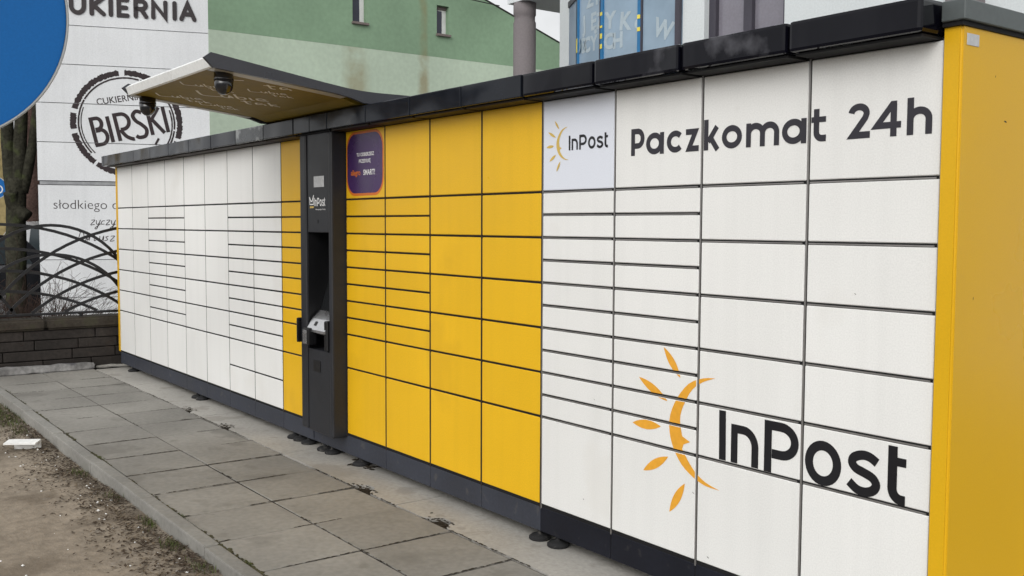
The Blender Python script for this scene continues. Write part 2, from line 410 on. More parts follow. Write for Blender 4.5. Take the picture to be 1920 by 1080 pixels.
# concrete footing pads with notches along the slab edge
pad = box('concrete_footing', -9.2, 1.2, -.25, 1.0, -.16, -.022, 'bedding'); tag(pad, kind='structure')
cuts = [-9.15, -7.9, -6.02, -4.45, -2.95, -.9, 1.1]
holes = [-6.36, -5.53, -3.36, -2.555, -1.05]
for a, b in zip(cuts[:-1], cuts[1:]):
    pts = [(a+.004, .98), (a+.004+random.uniform(0, .01), -.252)]; x = a+.03
    hs_ = [h for h in holes if a+.1 < h < b-.1]
    while x < b-.03:
        hit = [h for h in hs_ if abs(x-h) < .11]
        if hit:
            d = .11-abs(x-hit[0]); pts.append((x, -.252+min(.085, d*1.2)+random.uniform(-.008, .008)))
        else: pts.append((x, -.252+random.uniform(-.003, .003)))
        x += .028
    pts += [(b-.004, -.252), (b-.004, .98)]
    bm = bmesh.new(); t = poly(pts)
    lo = [bm.verts.new((p[0], p[1], -.09)) for p in t[0]]; hi = [bm.verts.new((p[0], p[1], .001)) for p in t[0]]; n = len(hi)
    for q in t[1]:
        bm.faces.new([hi[i] for i in q])
    for i in range(n): bm.faces.new((hi[i], hi[(i+1) % n], lo[(i+1) % n], lo[i]))
    bmesh.ops.recalc_face_normals(bm, faces=bm.faces[:])
    for q in bm.faces:
        if abs(q.normal.z) > .9 and q.normal.z < 0: q.normal_flip()
    ob('pad', bm_mesh(bm), 'pad_concrete', pad)

# ================================================================== PARCEL LOCKER
DB = .18; U_ = .10715; DT = DB+18*U_
DOORS = []
def doorcol(par, x0, x1, heights, m, gx, gz=.011, top=None, lip=None):
    z = DT
    for i, h in enumerate(heights):
        z1 = z; z -= h*U_
        me = matcopy(boxmesh(round(x1-x0-gx, 4), .020, round(h*U_-gz, 4), .003), (top if (top and i == 0) else m))
        if lip and i < len(heights)-1: box('shelf_edge', x0+gx/2+.002, x1-gx/2-.012, .0012, .0044, z-.0042, z+.0008, lip, par)
        d = ob('door', me, None, par, (x0+gx/2, 0, z+gz/2)); d.rotation_euler = (random.uniform(-.0012, .0012), random.uniform(-.0012, .0012), random.uniform(-.0015, .0015))
        DOORS.append((d, x0+gx/2+.001, x1-gx/2-.001, z+gz/2+.001, z1-gz/2-.001))
A10 = [4]+[1]*10+[4]; B5 = [4]+[2]*5+[4]; A8 = [4]+[1]*8+[2, 4]; A10B = [4]+[1]*10+[2, 2]
foot_me = lathe([(.0, 0), (.050, 0), (.054, .004), (.054, .014), (.044, .022), (.018, .028), (.012, .032), (.012, .075), (0, .075)], 18)
def module(label, feet, x1, n, pitch, heights, dm, gx, strip, plm, com, gapc=.006, cbev=.004, x_extra=0., mottled=()):
    x0 = x1-n*pitch
    t = thing('parcel_locker', label, 'parcel locker', (x0, 0, 0), 'parcel lockers standing in one row')
    box('carcass', x0+.003, x1-.003, .0045, .66, .055, DT+.004, 'frame_dark', t)
    for i in range(n):
        b = x1-i*pitch; a = b-pitch
        m, top = dm[i] if isinstance(dm, list) else (dm, None)
        doorcol(t, a, b, heights[i], m, gx, gz=.0125 if strip == 'strip_metal' else .011, top=top, lip='strip_metal' if strip == 'strip_metal' else None)
        box('plinth', a+.0025, b-.0025, .0005, .03, .05, DB-.012, plm, t, .002)
        cm = 'cornice_mottled' if i in mottled else com
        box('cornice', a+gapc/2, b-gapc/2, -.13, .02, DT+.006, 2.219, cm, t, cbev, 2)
        box('cornice_lip', a+gapc/2+.01, b-gapc/2-.01, -.104, .0, DT-.004, DT+.004, 'frame_dark' if com == 'gloss_black' else 'strip_dark', t)
    for i in range(n+1):
        if strip is None: break
        xb = x1-i*pitch
        xb = min(max(xb, x0+.004), x1-.004)
        wd = .0065 if strip == 'strip_metal' else gx+.002
        box('divider_strip', xb-wd/2, xb+wd/2, (.0005 if strip == 'strip_metal' else .0012), .0044, DB-.018, DT-.002, strip, t)
    box('roof', x0+.001, x1-.001, .022, .70, DT+.008, 2.2, 'roof_metal', t)
    for fx in feet:
        for fy in (.022, .58): ob('foot', matcopy(foot_me, 'rubber'), None, t, (fx, fy, .001))
    return t
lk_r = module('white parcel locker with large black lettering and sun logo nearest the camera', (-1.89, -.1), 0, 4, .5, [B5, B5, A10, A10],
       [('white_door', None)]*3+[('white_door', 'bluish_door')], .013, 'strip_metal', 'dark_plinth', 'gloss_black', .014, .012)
lk_y = module('four-column yellow parcel locker with a purple sticker, right of the dark terminal', (-3.86, -2.03), -2, 4, .5, [B5, B5, A8, A8], 'yellow_door', .013, 'strip_dark', 'graphite_plinth', 'cornice_grey', .006, .005)
term = thing('parcel_terminal', 'dark grey self-service terminal pillar with niche and keypad under the canopy', 'terminal', (-4.5, 0, 0))
lk_1 = module('narrow yellow parcel locker, a single column left of the dark terminal', (-4.75, -4.62), -4.5, 1, .495, [A8], 'yellow_door', .013, 'strip_dark', 'graphite_plinth', 'cornice_grey', .008, .005)
lk_a = module('plain white parcel locker of four columns next to the narrow yellow column', (-6.75, -4.85), -4.995, 4, .519, [A10B, A10B, B5, B5], 'white_door', .009, 'strip_pale', 'graphite_plinth', 'cornice_grey', .007, .005, mottled=(0,))
lk_b = module('plain white parcel locker at the far end beside the dark stone wall', (-8.78, -6.86), -7.071, 4, .519, [A10, A10, B5, B5], 'white_door', .009, 'strip_pale', 'graphite_plinth', 'cornice_grey', .004, .004)
# end panels
bm = bmesh.new(); bmesh.ops.create_cube(bm, size=1)
for q in bm.verts: q.co = Vector((.002+(q.co.x+.5)*.058, -.012+(q.co.y+.5)*.70, .05+(q.co.z+.5)*2.085))
ed = [e for e in bm.edges if all(abs(q.co.x-.06) < 1e-4 and q.co.y < .1 for q in e.verts)]
bmesh.ops.bevel(bm, geom=ed, offset=.008, segments=3, affect='EDGES')
ob('side_panel', bm_mesh(bm), 'yellow_side', lk_r)
box('roof_edge', .0015, .078, -.034, .72, 2.150, 2.212, 'roof_metal', lk_r, .003)
box('roof_drip', .0015, .066, -.024, .71, 2.136, 2.149, 'frame_dark', lk_r)
pl = box('serial_plate', .0605, .0622, .012, .082, 2.080, 2.116, 'label_grey', lk_r, .0005)
box('side_panel', -9.205, -9.1495, -.004, .69, .17, DT, 'yellow_side', lk_b, .004)
box('cornice', -9.235, -9.152, -.131, .02, DT+.0065, 2.2185, 'cornice_grey', lk_b, .004)
tag([o for o in lk_r.children if o.name.startswith('side_panel')][0], 'yellow end panel with a few dark scuffs')
# scuffs on the side panel
sc_shapes = []
for (y, z, l, a) in ((.261, 1.863, .02, -10), (.19, 2.0, .010, 60), (.1, 1.3, .012, 80)):
    dx, dz = l/2*math.cos(R_(a)), l/2*math.sin(R_(a)); sc_shapes.append(leafshape((y-dx, z-dz), (y+dx, z+dz), l*.28))
for q_ in sc_shapes: ob('scuff', bm_mesh(flat([q_], (.06, 0, 0), (0, 1, 0), (0, 0, 1), .0006)), 'strip_dark', lk_r)

# ---- decals cut door by door
def decal(shapes, m, name, off=.0010, step=.00012):
    for (d, x0, x1, z0, z1) in DOORS:
        sel = []
        for v, f in shapes:
            xs_ = [p[0] for p in v]; zs_ = [p[1] for p in v]
            if max(xs_) > x0 and min(xs_) < x1 and max(zs_) > z0 and min(zs_) < z1: sel.append((v, f))
        if not sel: continue
        wl = WL[d.name]
        bm = flat(sel, (0, 0, 0), (1, 0, 0), (0, 0, 1), off, step)
        for co, no in (((x0, 0, 0), (-1, 0, 0)), ((x1, 0, 0), (1, 0, 0)), ((0, 0, z0), (0, 0, -1)), ((0, 0, z1), (0, 0, 1))):
            bmesh.ops.bisect_plane(bm, geom=bm.verts[:]+bm.edges[:]+bm.faces[:], plane_co=co, plane_no=no, clear_outer=True)
        if not bm.faces: bm.free(); continue
        bmesh.ops.translate(bm, verts=bm.verts[:], vec=-wl)
        ob(name, bm_mesh(bm), m, d, wl)
W = .0230
zb, zt, xh = 1.8175, 1.936, 1.9065; h2 = W/2
def let_a(x0, x1):
    cz = (zb+xh)/2; return [ring((x0+x1-W*.25)/2-.002, cz, (x1-x0-W)/2-.001, (xh-zb-W)/2, W), stroke([(x1-h2, xh-.001), (x1-h2, zb)], W)]
T = []
T += [stroke([(-1.385, zb), (-1.385, 1.93-h2), (-1.355, 1.93-h2)]+arc(-1.355, 1.888, .0265, .030, 90, -90)[1:]+[(-1.375, 1.858)], W)]
T += let_a(-1.303, -1.204)
T += [stroke(arc(-1.140, 1.862, .036, .0325, 42, 318, 26), W)]
T += [stroke([(-1.083, xh-h2), (-1.032, xh-h2), (-1.066, zb+h2), (-1.014, zb+h2)], W)]
T += [stroke([(-.977, zb), (-.977, zt)], W), stroke([(-.966, 1.850), (-.922, xh)], W*.98), stroke([(-.956, 1.868), (-.918, zb)], W*.98)]
T += [ring(-.8475, 1.862, .0375, .0325, W)]
T += [stroke([(-.767, zb), (-.767, xh-.001)], W), stroke([(-.767, 1.862)]+arc(-.7345, 1.866, .0325, .028, 180, 0)[1:]+[(-.702, zb)], W), stroke([(-.702, 1.862)]+arc(-.670, 1.866, .032, .028, 180, 0)[1:]+[(-.638, zb)], W)]
T += let_a(-.610, -.508)
T += [stroke([(-.468, zt-.004), (-.468, 1.852)]+arc(-.446, 1.852, .022, .022, 180, 270, 8)[1:]+[(-.428, 1.830)], W), stroke([(-.489, 1.895), (-.429, 1.895)], W*.85)]
T += [stroke(arc(-.300, 1.902, .029, .022, 175, -20, 16)+[(-.276, 1.886), (-.322, zb+h2+.001), (-.257, zb+h2+.001)], W)]
T += [stroke([(-.171, zb), (-.171, zt-.014)], W), stroke([(-.160, zt-h2-.003), (-.176, zt-h2-.003), (-.232, 1.855), (-.144, 1.855)], W*.92)]
T += [stroke([(-.112, zb), (-.112, zt)], W), stroke([(-.112, 1.86)]+arc(-.080, 1.866, .032, .028, 180, 0)[1:]+[(-.048, zb)], W)]
decal(T[:-5], 'vinyl_grey', 'lettering'); decal(T[-5:], 'vinyl_grey', 'lettering')
W2 = .034
INP = [stroke([(-.869, .812), (-.866, .619)], W2),
       stroke([(-.808, .619), (-.808, .752), (-.765, .752)]+arc(-.765, .692, .057, .060, 90, 0, 12)[1:]+[(-.708, .619)], W2*.96),
       stroke([(-.648, .617), (-.648, .793), (-.590, .793)]+arc(-.588, .741, .060, .052, 90, -90, 18)[1:]+[(-.630, .689)], W2),
       ring(-.4085, .6955, .058, .0625, W2),
       stroke(smooth([(-.196, .738), (-.222, .752), (-.252, .755), (-.284, .742), (-.291, .722), (-.275, .705), (-.245, .696), (-.212, .684), (-.198, .664), (-.208, .643), (-.236, .631), (-.270, .634), (-.302, .655)], 4), W2*.94),
       stroke([(-.139, .807), (-.139, .668)]+arc(-.105, .668, .034, .036, 180, 270, 8)[1:]+[(-.091, .632)], W2), stroke([(-.125, .757), (-.090, .757)], W2*.85)]
CO = [(-.909, .932), (-.972, .924), (-1.048, .892), (-1.111, .825), (-1.147, .752), (-1.150, .683), (-1.127, .618), (-1.08, .558), (-1.014, .518), (-.951, .498), (-.877, .495)]
CI = [(-.877, .495), (-.951, .512), (-1.008, .544), (-1.048, .584), (-1.078, .622), (-1.071, .642), (-1.036, .658), (-1.079, .675), (-1.089, .712), (-1.090, .76), (-1.065, .817), (-1.028, .871), (-.972, .909), (-.909, .932)]
SUN = [poly(smooth(CO, 3)+smooth(CI[:4], 3)[1:]+[Vector(q) for q in CI[4:9]]+smooth(CI[8:], 3)[1:-1]),
       leafshape((-1.189, 1.026), (-1.093, .91), .034), leafshape((-1.332, .885), (-1.164, .806), .036), leafshape((-1.368, .684), (-1.2, .694), .040), leafshape((-1.3, .491), (-1.156, .576), .038), leafshape((-1.144, .349), (-1.061, .484), .038)]
decal(INP, 'vinyl_black', 'lettering'); decal(SUN, 'vinyl_orange', 'sun_logo')
sm = lambda p: (-1.809+(p[0]+.888)*.333, 1.865+(p[1]-.619)*.345)
decal(xf(INP, sm), 'vinyl_black', 'lettering'); decal(xf(SUN, sm), 'vinyl_gold', 'sun_logo')
for q_ in (((-1.688, .281), (-1.680, .276), .003), ((-.938, .218), (-.925, .212), .003), ((-1.02, .46), (-1.008, .452), .002), ((-.3, 1.30), (-.292, 1.294), .002), ((-1.62, .75), (-1.613, .744), .002)):
    decal([leafshape(*q_)], 'strip_dark', 'scuff')
# purple sticker
def rrect(x0, x1, z0, z1, r):
    o = []
    for cx, cz, a in ((x1-r, z1-r, 0), (x0+r, z1-r, 90), (x0+r, z0+r, 180), (x1-r, z0+r, 270)): o += arc(cx, cz, r, r, a, a+90, 8)
    return o
decal([poly(rrect(-3.985, -3.512, 1.70, 2.095, .105))], 'vinyl_redorange', 'sticker_border', .0008)
decal([poly(rrect(-3.972, -3.526, 1.716, 2.080, .095))], 'vinyl_purple', 'sticker', .0014)
def ft(s, size, x, z, off=0., sp=1., shear=0.): return xf([fonttext(s, size, off, shear, 'LEFT', sp)], lambda p: (x+p[0], z+p[1]))
decal(ft('TU ODBIERZESZ', .030, -3.848, 1.942, .0006), 'vinyl_white', 'lettering', .0020); decal(ft('PRZESYŁKĘ', .030, -3.822, 1.902, .0006), 'vinyl_white', 'lettering', .0020)
decal(ft('SMART!', .046, -3.765, 1.826, .001, .95), 'vinyl_white', 'lettering', .0020)
decal(ft('allegro', .048, -3.925, 1.828, .001, .95), 'vinyl_redorange', 'lettering', .0020)

# ---- terminal
tx0, tx1 = -4.497, -4.003
box('carcass', tx0, tx1, .18, .66, .055, DT+.004, 'frame_dark', term)
box('plinth', tx0+.002, tx1-.001, .004, .03, .05, DB-.012, 'graphite_plinth', term, .002)
box('cornice', tx0+.006, -4.252, -.13, .02, DT+.006, 2.219, 'cornice_grey', term, .005, 2)
box('cornice', -4.248, tx1-.001, -.13, .02, DT+.006, 2.219, 'cornice_grey', term, .005, 2)
box('cornice_lip', tx0+.01, tx1-.01, -.104, .0, DT-.004, DT+.004, 'frame_dark', term)
box('roof', tx0+.001, tx1-.001, .022, .70, DT+.008, 2.2, 'roof_metal', term)
fy = -.098
box('side_rail', -4.462, -4.372, fy-.004, .17, .165, DT-.003, 'terminal_body', term, .014, 3)
box('side_rail', -4.052, -4.004, fy-.002, .17, .155, DT-.003, 'terminal_body', term, .016, 3)
box('fill_panel', tx0, -4.464, .0, .17, .165, DT-.003, 'terminal_black', term)
box('upper_panel', -4.364, -4.054, fy+.006, .17, 1.470, DT-.003, 'terminal_body', term, .004)
box('lower_panel', -4.364, -4.054, fy+.004, .17, .160, .705, 'terminal_body', term, .004)
box('niche_back', -4.371, -4.053, .165, .1745, .706, 1.469, 'terminal_black', term)
box('niche_wall', -4.3715, -4.366, fy+.012, .164, .706, 1.469, 'terminal_black', term)
ob('sloped_screen', prism([(.155, 1.46), (.163, 1.46), (.163, .93), (-.02, .93), (-.012, .945)], 0, -4.362, -4.056), 'screen', term)
sh = ob('keypad_shelf', prism([(-.018, .955), (-.075, .905), (-.118, .838), (-.118, .822), (-.06, .80), (.10, .80), (.10, .93)], 0, -4.340, -4.075), 'steel', term)
ob('keypad_slot', prism([(-.088, .8895), (-.104, .8640), (-.1055, .8650), (-.0895, .8905)], 0, -4.262, -4.236), 'terminal_black', sh)
box('shelf_side', -4.100, -4.0535, -.112, .1, .712, .905, 'terminal_black', term, .006)
rd = box('card_reader', -4.352, -4.266, -.142, -.08, .735, .845, 'terminal_black', term, .008, 2)
box('reader_face', -4.344, -4.290, -.1455, -.1425, .742, .832, 'steel', rd, .001)
box('handle', -4.480, -4.463, -.128, -.06, .735, .900, 'terminal_black', term, .008, 2)
box('receipt_slot', -4.285, -4.185, fy+.0005, fy+.0035, .562, .636, 'terminal_black', term)
box('label_plate', -4.262, -4.118, fy+.0025, fy+.0055, 1.762, 1.832, 'label_grey', term)
O_ = (0, fy+.006, 0)
ob('lettering', bm_mesh(flat(xf(INP, lambda p: (-4.262+(p[0]+.888)*.20, 1.640+(p[1]-.619)*.28)), O_, (1, 0, 0), (0, 0, 1), .0008)), 'vinyl_white', term)
ob('lettering', bm_mesh(flat(ft('Najwygodniejsza Przesyłka', .0135, -4.243, 1.615), O_, (1, 0, 0), (0, 0, 1), .0008)), 'vinyl_white', term)
ob('envelope_mark', bm_mesh(flat([stroke([(-4.335, 1.700), (-4.315, 1.675), (-4.295, 1.672), (-4.270, 1.712)], .010), stroke([(-4.330, 1.690), (-4.328, 1.652), (-4.272, 1.652), (-4.274, 1.70)], .007)], O_, (1, 0, 0), (0, 0, 1), .0008)), 'vinyl_white', term)
ob('envelope_mark', bm_mesh(flat([stroke([(-4.328, 1.634), (-4.272, 1.634)], .012)], O_, (1, 0, 0), (0, 0, 1), .0008)), 'vinyl_gold', term)
box('camera_lens', -4.222, -4.208, fy+.0035, fy+.0055, 1.530, 1.552, 'terminal_black', term)
for fx in (-4.37, -4.255):
    for fy2 in (.022, .58): ob('foot', matcopy(foot_me, 'rubber'), None, term, (fx, fy2, .001))

# ---- canopy over the terminal
cn = thing('canopy', 'dark upswept canopy with yellow underside and white front lip above the terminal', 'canopy', (-4.25, 0, 2.22))
prof = [(.40, 2.292), (-.06, 2.292), (-.15, 2.295), (-.25, 2.304), (-.40, 2.325), (-1.044, 2.424), (-1.082, 2.395), (-1.032, 2.346), (-.32, 2.268), (-.22, 2.250), (-.14, 2.226), (.40, 2.2235)]
for a, b in ((-3.512, -3.488), (-5.012, -4.988)): ob('side_fascia', prism(prof, 0, a, b), 'canopy_dark', cn)
ob('top_sheet', prism([(.40, 2.286), (-.06, 2.286), (-.25, 2.298), (-.40, 2.319), (-1.03, 2.416), (-1.03, 2.404), (-.40, 2.306), (-.25, 2.285), (-.06, 2.274), (.40, 2.274)], 0, -4.987, -3.513), 'canopy_dark', cn)
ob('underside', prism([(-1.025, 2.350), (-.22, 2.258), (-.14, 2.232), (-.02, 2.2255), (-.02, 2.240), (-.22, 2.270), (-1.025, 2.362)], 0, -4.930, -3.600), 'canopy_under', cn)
for a, b in ((-4.987, -4.932), (-3.598, -3.513)):
    ob('edge_strip', prism([(-1.025, 2.345), (-.24, 2.256), (-.24, 2.266), (-1.025, 2.358)], 0, a, b), 'canopy_edge', cn)
ob('front_lip', prism([(-1.028, 2.347), (-1.044, 2.351), (-1.062, 2.397), (-1.036, 2.416), (-1.028, 2.416)], 0, -4.987, -3.513), 'canopy_lip', cn)
# handwriting printed on the underside (x, t) with t measured inwards from the front edge
tt = Vector((0, .92, -.1052)).normalized(); uo = Vector((0, -1.025, 2.350))
def hw(pts, wd=.008): return stroke(smooth(pts, 5), wd)
def wr(x, t, s, a=-18):
    """'Lubię tak' at x, t; the letters' tops point towards the canopy tip"""
    ca, sa = math.cos(R_(a)), math.sin(R_(a))
    def q(pts): return hw([(x+s*(p[0]*ca-p[1]*sa), t-s*(p[0]*sa+p[1]*ca)) for p in pts], 0.085*s+.003)
    return [q([(0, 1), (-.05, .5), (0, .02), (.45, .0), (.8, .08)]), q([(.85, .5), (.85, .1), (1.05, .02), (1.2, .5), (1.22, .02)]), q([(1.5, 1), (1.45, .02), (1.75, .1), (1.75, .42), (1.48, .38)]),
            q([(2.0, .5), (2.0, .02), (2.1, 0)]), q([(2.25, .25), (2.6, .3), (2.5, .55), (2.28, .4), (2.3, .05), (2.7, .1)]),
            q([(1.6, -.3), (1.6, -1.0), (1.75, -1.02)]), q([(1.4, -.5), (1.85, -.5)]), q([(2.3, -.6), (2.05, -.6), (2.0, -.95), (2.3, -.8), (2.35, -1.02)]), q([(2.6, -.25), (2.6, -1.05)]), q([(2.9, -.6), (2.62, -.8), (2.95, -1.05)])]
for a_ in ((-4.43, .275, .15), (-3.77, .15, .15), (-4.77, .12, .10), (-4.20, .08, .09), (-3.98, .40, .08), (-4.80, .40, .075)):
    q_ = wr(*a_, -55)
    for w_ in (q_[:5], q_[5:]):
        w_ = [s_ for s_ in w_ if all(-4.92 < p[0] < -3.61 and .02 < p[1] < .78 for p in s_[0])]
        if w_: ob('handwriting', bm_mesh(flat(w_, uo, (1, 0, 0), tt, -.0015, -.00002)), 'chalk', cn)
for x, lab in ((-3.60, 'black dome camera under the near right edge of the canopy'), (-4.95, 'black dome camera under the far left edge of the canopy')):
    c_ = thing('dome_camera', lab, 'camera', (x, -.935, 2.336), 'dome cameras under the canopy')
    ob('mount', lathe([(0, .02), (.050, .02), (.052, -.03), (.054, -.034), (0, -.034)][::-1], 24), 'dome_black', c_, (x, -.935, 2.336), True)
    ob('dome', lathe([(0, -.115)]+[(.050*math.cos(R_(a)), -.060-.055*math.sin(R_(a))) for a in range(80, -1, -10)]+[(.053, -.034), (0, -.034)], 24), 'dome_black', c_, (x, -.935, 2.336), True)

# ================================================================== WALL, FENCE, SHRUB
wx = -9.28
wl_ = thing('boundary_wall', 'low dark stone wall at the far end of the paving under the iron fence', 'wall', (wx, -1, -.1))
def wxf(y): return -9.262-.115*(y+.6)*0.55
core = ob('wall_core', prism([(-9.30, -5.2), (-9.30, 1.8), (-9.52, 1.8), (-9.52, -5.2)], 2, -.11, .50), 'wall_mortar', wl_)
zc = [-.10, .015, .118, .222, .325, .425]
for c in range(len(zc)-1):
    y = -5.2+random.uniform(0, .3)
    while y < 1.75:
        ln = random.uniform(.36, .75); y1 = min(y+ln, 1.8)
        box('stone', -9.30, -9.268+random.uniform(-.008, .006), y+.004, y1-.004, zc[c]+.004, zc[c+1]-.004, 'wall_stone', wl_, .006).location.x += 0
        y = y1
y = -5.2
while y < 1.7:
    y1 = y+.9
    bm = bmesh.new(); bmesh.ops.create_cube(bm, size=1)
    for q in bm.verts: q.co = Vector((-9.55+(q.co.x+.5)*.31, y+.003+(q.co.y+.5)*(y1-y-.006), .43+(q.co.z+.5)*.115))
    bmesh.ops.bevel(bm, geom=bm.edges[:], offset=.022, segments=3, affect='EDGES')
    ob('coping', bm_mesh(bm), 'wall_cap', wl_); y = y1
# loose kerb along the wall foot
def rough_box(x0, x1, y0, y1, z0, z1, amp, n=14):
    bm = bmesh.new(); bmesh.ops.create_cube(bm, size=1)
    for q in bm.verts: q.co = Vector((x0+(q.co.x+.5)*(x1-x0), y0+(q.co.y+.5)*(y1-y0), z0+(q.co.z+.5)*(z1-z0)))
    bmesh.ops.bevel(bm, geom=bm.edges[:], offset=.012, segments=2, affect='EDGES')
    bmesh.ops.subdivide_edges(bm, edges=[e for e in bm.edges if abs(e.verts[0].co.y-e.verts[1].co.y) > .3], cuts=n)
    for q in bm.verts: q.co += Vector([amp*mnoise.noise(q.co*8+Vector((i*7, 0, 0))) for i in range(3)])
    return bm_mesh(bm)
o = ob('loose_kerb', rough_box(-9.255, -9.16, -1.5, -.26, 0, .075, .016), 'old_concrete'); tag(o, 'rough broken concrete kerb lying along the foot of the stone wall', 'kerb stone')
o = ob('mortar_ledge', rough_box(-9.262, -9.20, -.235, .9, 0, .028, .012), 'pad_concrete'); tag(o, 'thin crumbling mortar strip between stone wall and locker end', 'mortar')

fn = thing('fence', 'black wrought iron fence of crossing arcs on top of the stone wall', 'fence', (-9.36, -1, .54))
fxp = -9.36
def arcbar(yc, zt_, Rr, dx=0., zmin=.60, th=.011):
    pts = []
    amax = math.degrees(math.acos(max(-1, (zmin-(zt_-Rr))/Rr)))
    n = 30
    for i in range(n+1):
        a = R_(-amax+2*amax*i/n); pts.append((yc+Rr*math.sin(a), zt_-Rr+Rr*math.cos(a)))
    s = stroke(pts, .030)
    bm = flat([s], (fxp+dx, 0, 0), (0, 1, 0), (0, 0, 1), 0, 0, th)
    ob('arc_bar', bm_mesh(bm), 'iron', fn)
for i, yc in enumerate((-4.14, -2.62, -1.10, .42, 1.94)):
    for k, dz in enumerate((0, -.243, -.466, -.675)):
        arcbar(yc, 1.508+dz, 1.95, .013*(i % 2))
for i in range(2): arcbar(-.62, 1.50-.30*i, .80, .028)
box('rail', fxp-.012, fxp+.03, -5.2, 1.75, .575, .60, 'iron', fn, .003)
for yy in (-4.9, -3.38, -1.86, -.34, 1.18): box('post', fxp-.01, fxp+.025, yy-.012, yy+.012, .52, .578, 'iron', fn)

# bare shrub behind the fence
sh_ = thing('shrub', 'bare brown twiggy shrub growing just behind the iron fence', 'shrub', (-10.1, -.9, -.12))
def grow(v, f, p, d, ln, r, lev):
    n = 5; pts = [Vector(p)]; rr = [r]; d = Vector(d).normalized()
    for i in range(n):
        d = (d+Vector((random.uniform(-.16, .16), random.uniform(-.2, .2), random.uniform(-.17, .09)))).normalized()
        pts.append(pts[-1]+d*ln/n); rr.append(max(.0016, r*(1-.75*(i+1)/n)))
    tube(v, f, pts, rr, 4 if lev else 5, False)
    if lev < 2:
        for k in range(5 if lev == 0 else 3):
            i = random.randint(1, n); dd = (d+Vector((random.uniform(-.7, .7), random.uniform(-.9, .9), random.uniform(-.3, .6))))
            grow(v, f, pts[i], dd, ln*random.uniform(.35, .6), rr[i]*.7, lev+1)
for yy, k_ in ((-1.5, 40), (-1.05, 50), (-.75, 50), (-.45, 26)):
    v, f = [], []
    for i in range(k_):
        a = random.uniform(0, 6.28); l_ = random.uniform(.6, 1.0)
        grow(v, f, (-10.05+random.uniform(-.15, .15), yy+random.uniform(-.15, .15), -.12), (.45*math.cos(a), .9*math.sin(a), random.uniform(.55, 1.1)), l_, .0125, 0)
    ob('branches', pydata(v, f), 'twig', sh_)

# ================================================================== BAKERY BUILDING (white cladding)
an = R_(19); wd_ = Vector((math.sin(an), math.cos(an), 0)); wn = Vector((wd_.y, -wd_.x, 0)); W0 = Vector((-13, .018, 0))
bk = thing('bakery_building', 'white panel-clad building with brown bakery lettering and round stamp logo', 'building', W0)
def wpt(s, z, o=0.): return W0+wd_*s+Vector((0, 0, z))+wn*o
def wbox(name, s0, s1, z0, z1, o0, o1, m, par, bev=0.):
    bm = bmesh.new(); bmesh.ops.create_cube(bm, size=1)
    for q in bm.verts: q.co = wpt(s0+(q.co.x+.5)*(s1-s0), z0+(q.co.z+.5)*(z1-z0), o0+(q.co.y+.5)*(o1-o0))
    if bev: bmesh.ops.bevel(bm, geom=bm.edges[:], offset=bev, segments=1, affect='EDGES')
    bmesh.ops.recalc_face_normals(bm, faces=bm.faces[:])
    return ob(name, bm_mesh(bm), m, par)
wbox('wall', .0, 2.215, -.12, 5.6, -5., -.03, 'cladding_gap', bk)
zz = [-.12, .50, 1.02, 2.043, 2.097, 2.622, 3.152, 3.676, 4.200, 4.95, 5.6]
for i in range(len(zz)-1):
    if i == 3: wbox('joint_rail', .01, 2.21, 2.047, 2.090, -.028, -.012, 'galv', bk); continue
    wbox('panel', -.012, 2.228, zz[i]+.004, zz[i+1]-.004, -.029, 0, 'cladding', bk, .003)
def wflat(name, shapes, m, thick=0., off=.002, step=.0002): return ob(name, bm_mesh(flat(shapes, W0+wn*0, wd_, (0, 0, 1), off, step, thick)), m, bk)
# raised letters CUKIERNIA
zl, zh, lw = 4.374, 4.585, .058
def S(pts, **k): return stroke(pts, lw, rnd=True, **k)
rise = lambda s: -.012*(s-.4)
def up_(sh_, s): return xf(sh_, lambda p: (p[0], p[1]+rise(s)))
letters = [
 [S(arc(.25, (zl+zh)/2, .105, (zh-zl)/2, 50, 310, 22))],
 [S([(.455, zh), (.455, zl+.09)]+arc(.535, zl+.09, .080, .09, 180, 360, 14)[1:]+[(.615, zh)])],
 [S([(.712, zh), (.712, zl)]), S([(.85, zh), (.735, (zl+zh)/2+.01), (.862, zl)])],
 [S([(.955, zh), (.955, zl)])],
 [S([(1.165, zh), (1.058, zh), (1.058, zl), (1.165, zl)]), S([(1.058, (zl+zh)/2), (1.15, (zl+zh)/2)])],
 [S([(1.275, zl), (1.275, zh), (1.345, zh)]+arc(1.345, zh-.055, .06, .055, 90, -90, 12)[1:]+[(1.28, zh-.11)]), S([(1.345, zh-.11), (1.408, zl)])],
 [S([(1.502, zl), (1.502, zh), (1.662, zl), (1.662, zh)])],
 [S([(1.783, zh), (1.783, zl)])],
 [S([(1.872, zl), (1.955, zh), (2.045, zl)]), S([(1.905, zl+.07), (2.01, zl+.07)])]]
for i, sh in enumerate(letters):
    wflat('letter', up_(sh, .4), 'brown_letter', .012, .002, .0006)
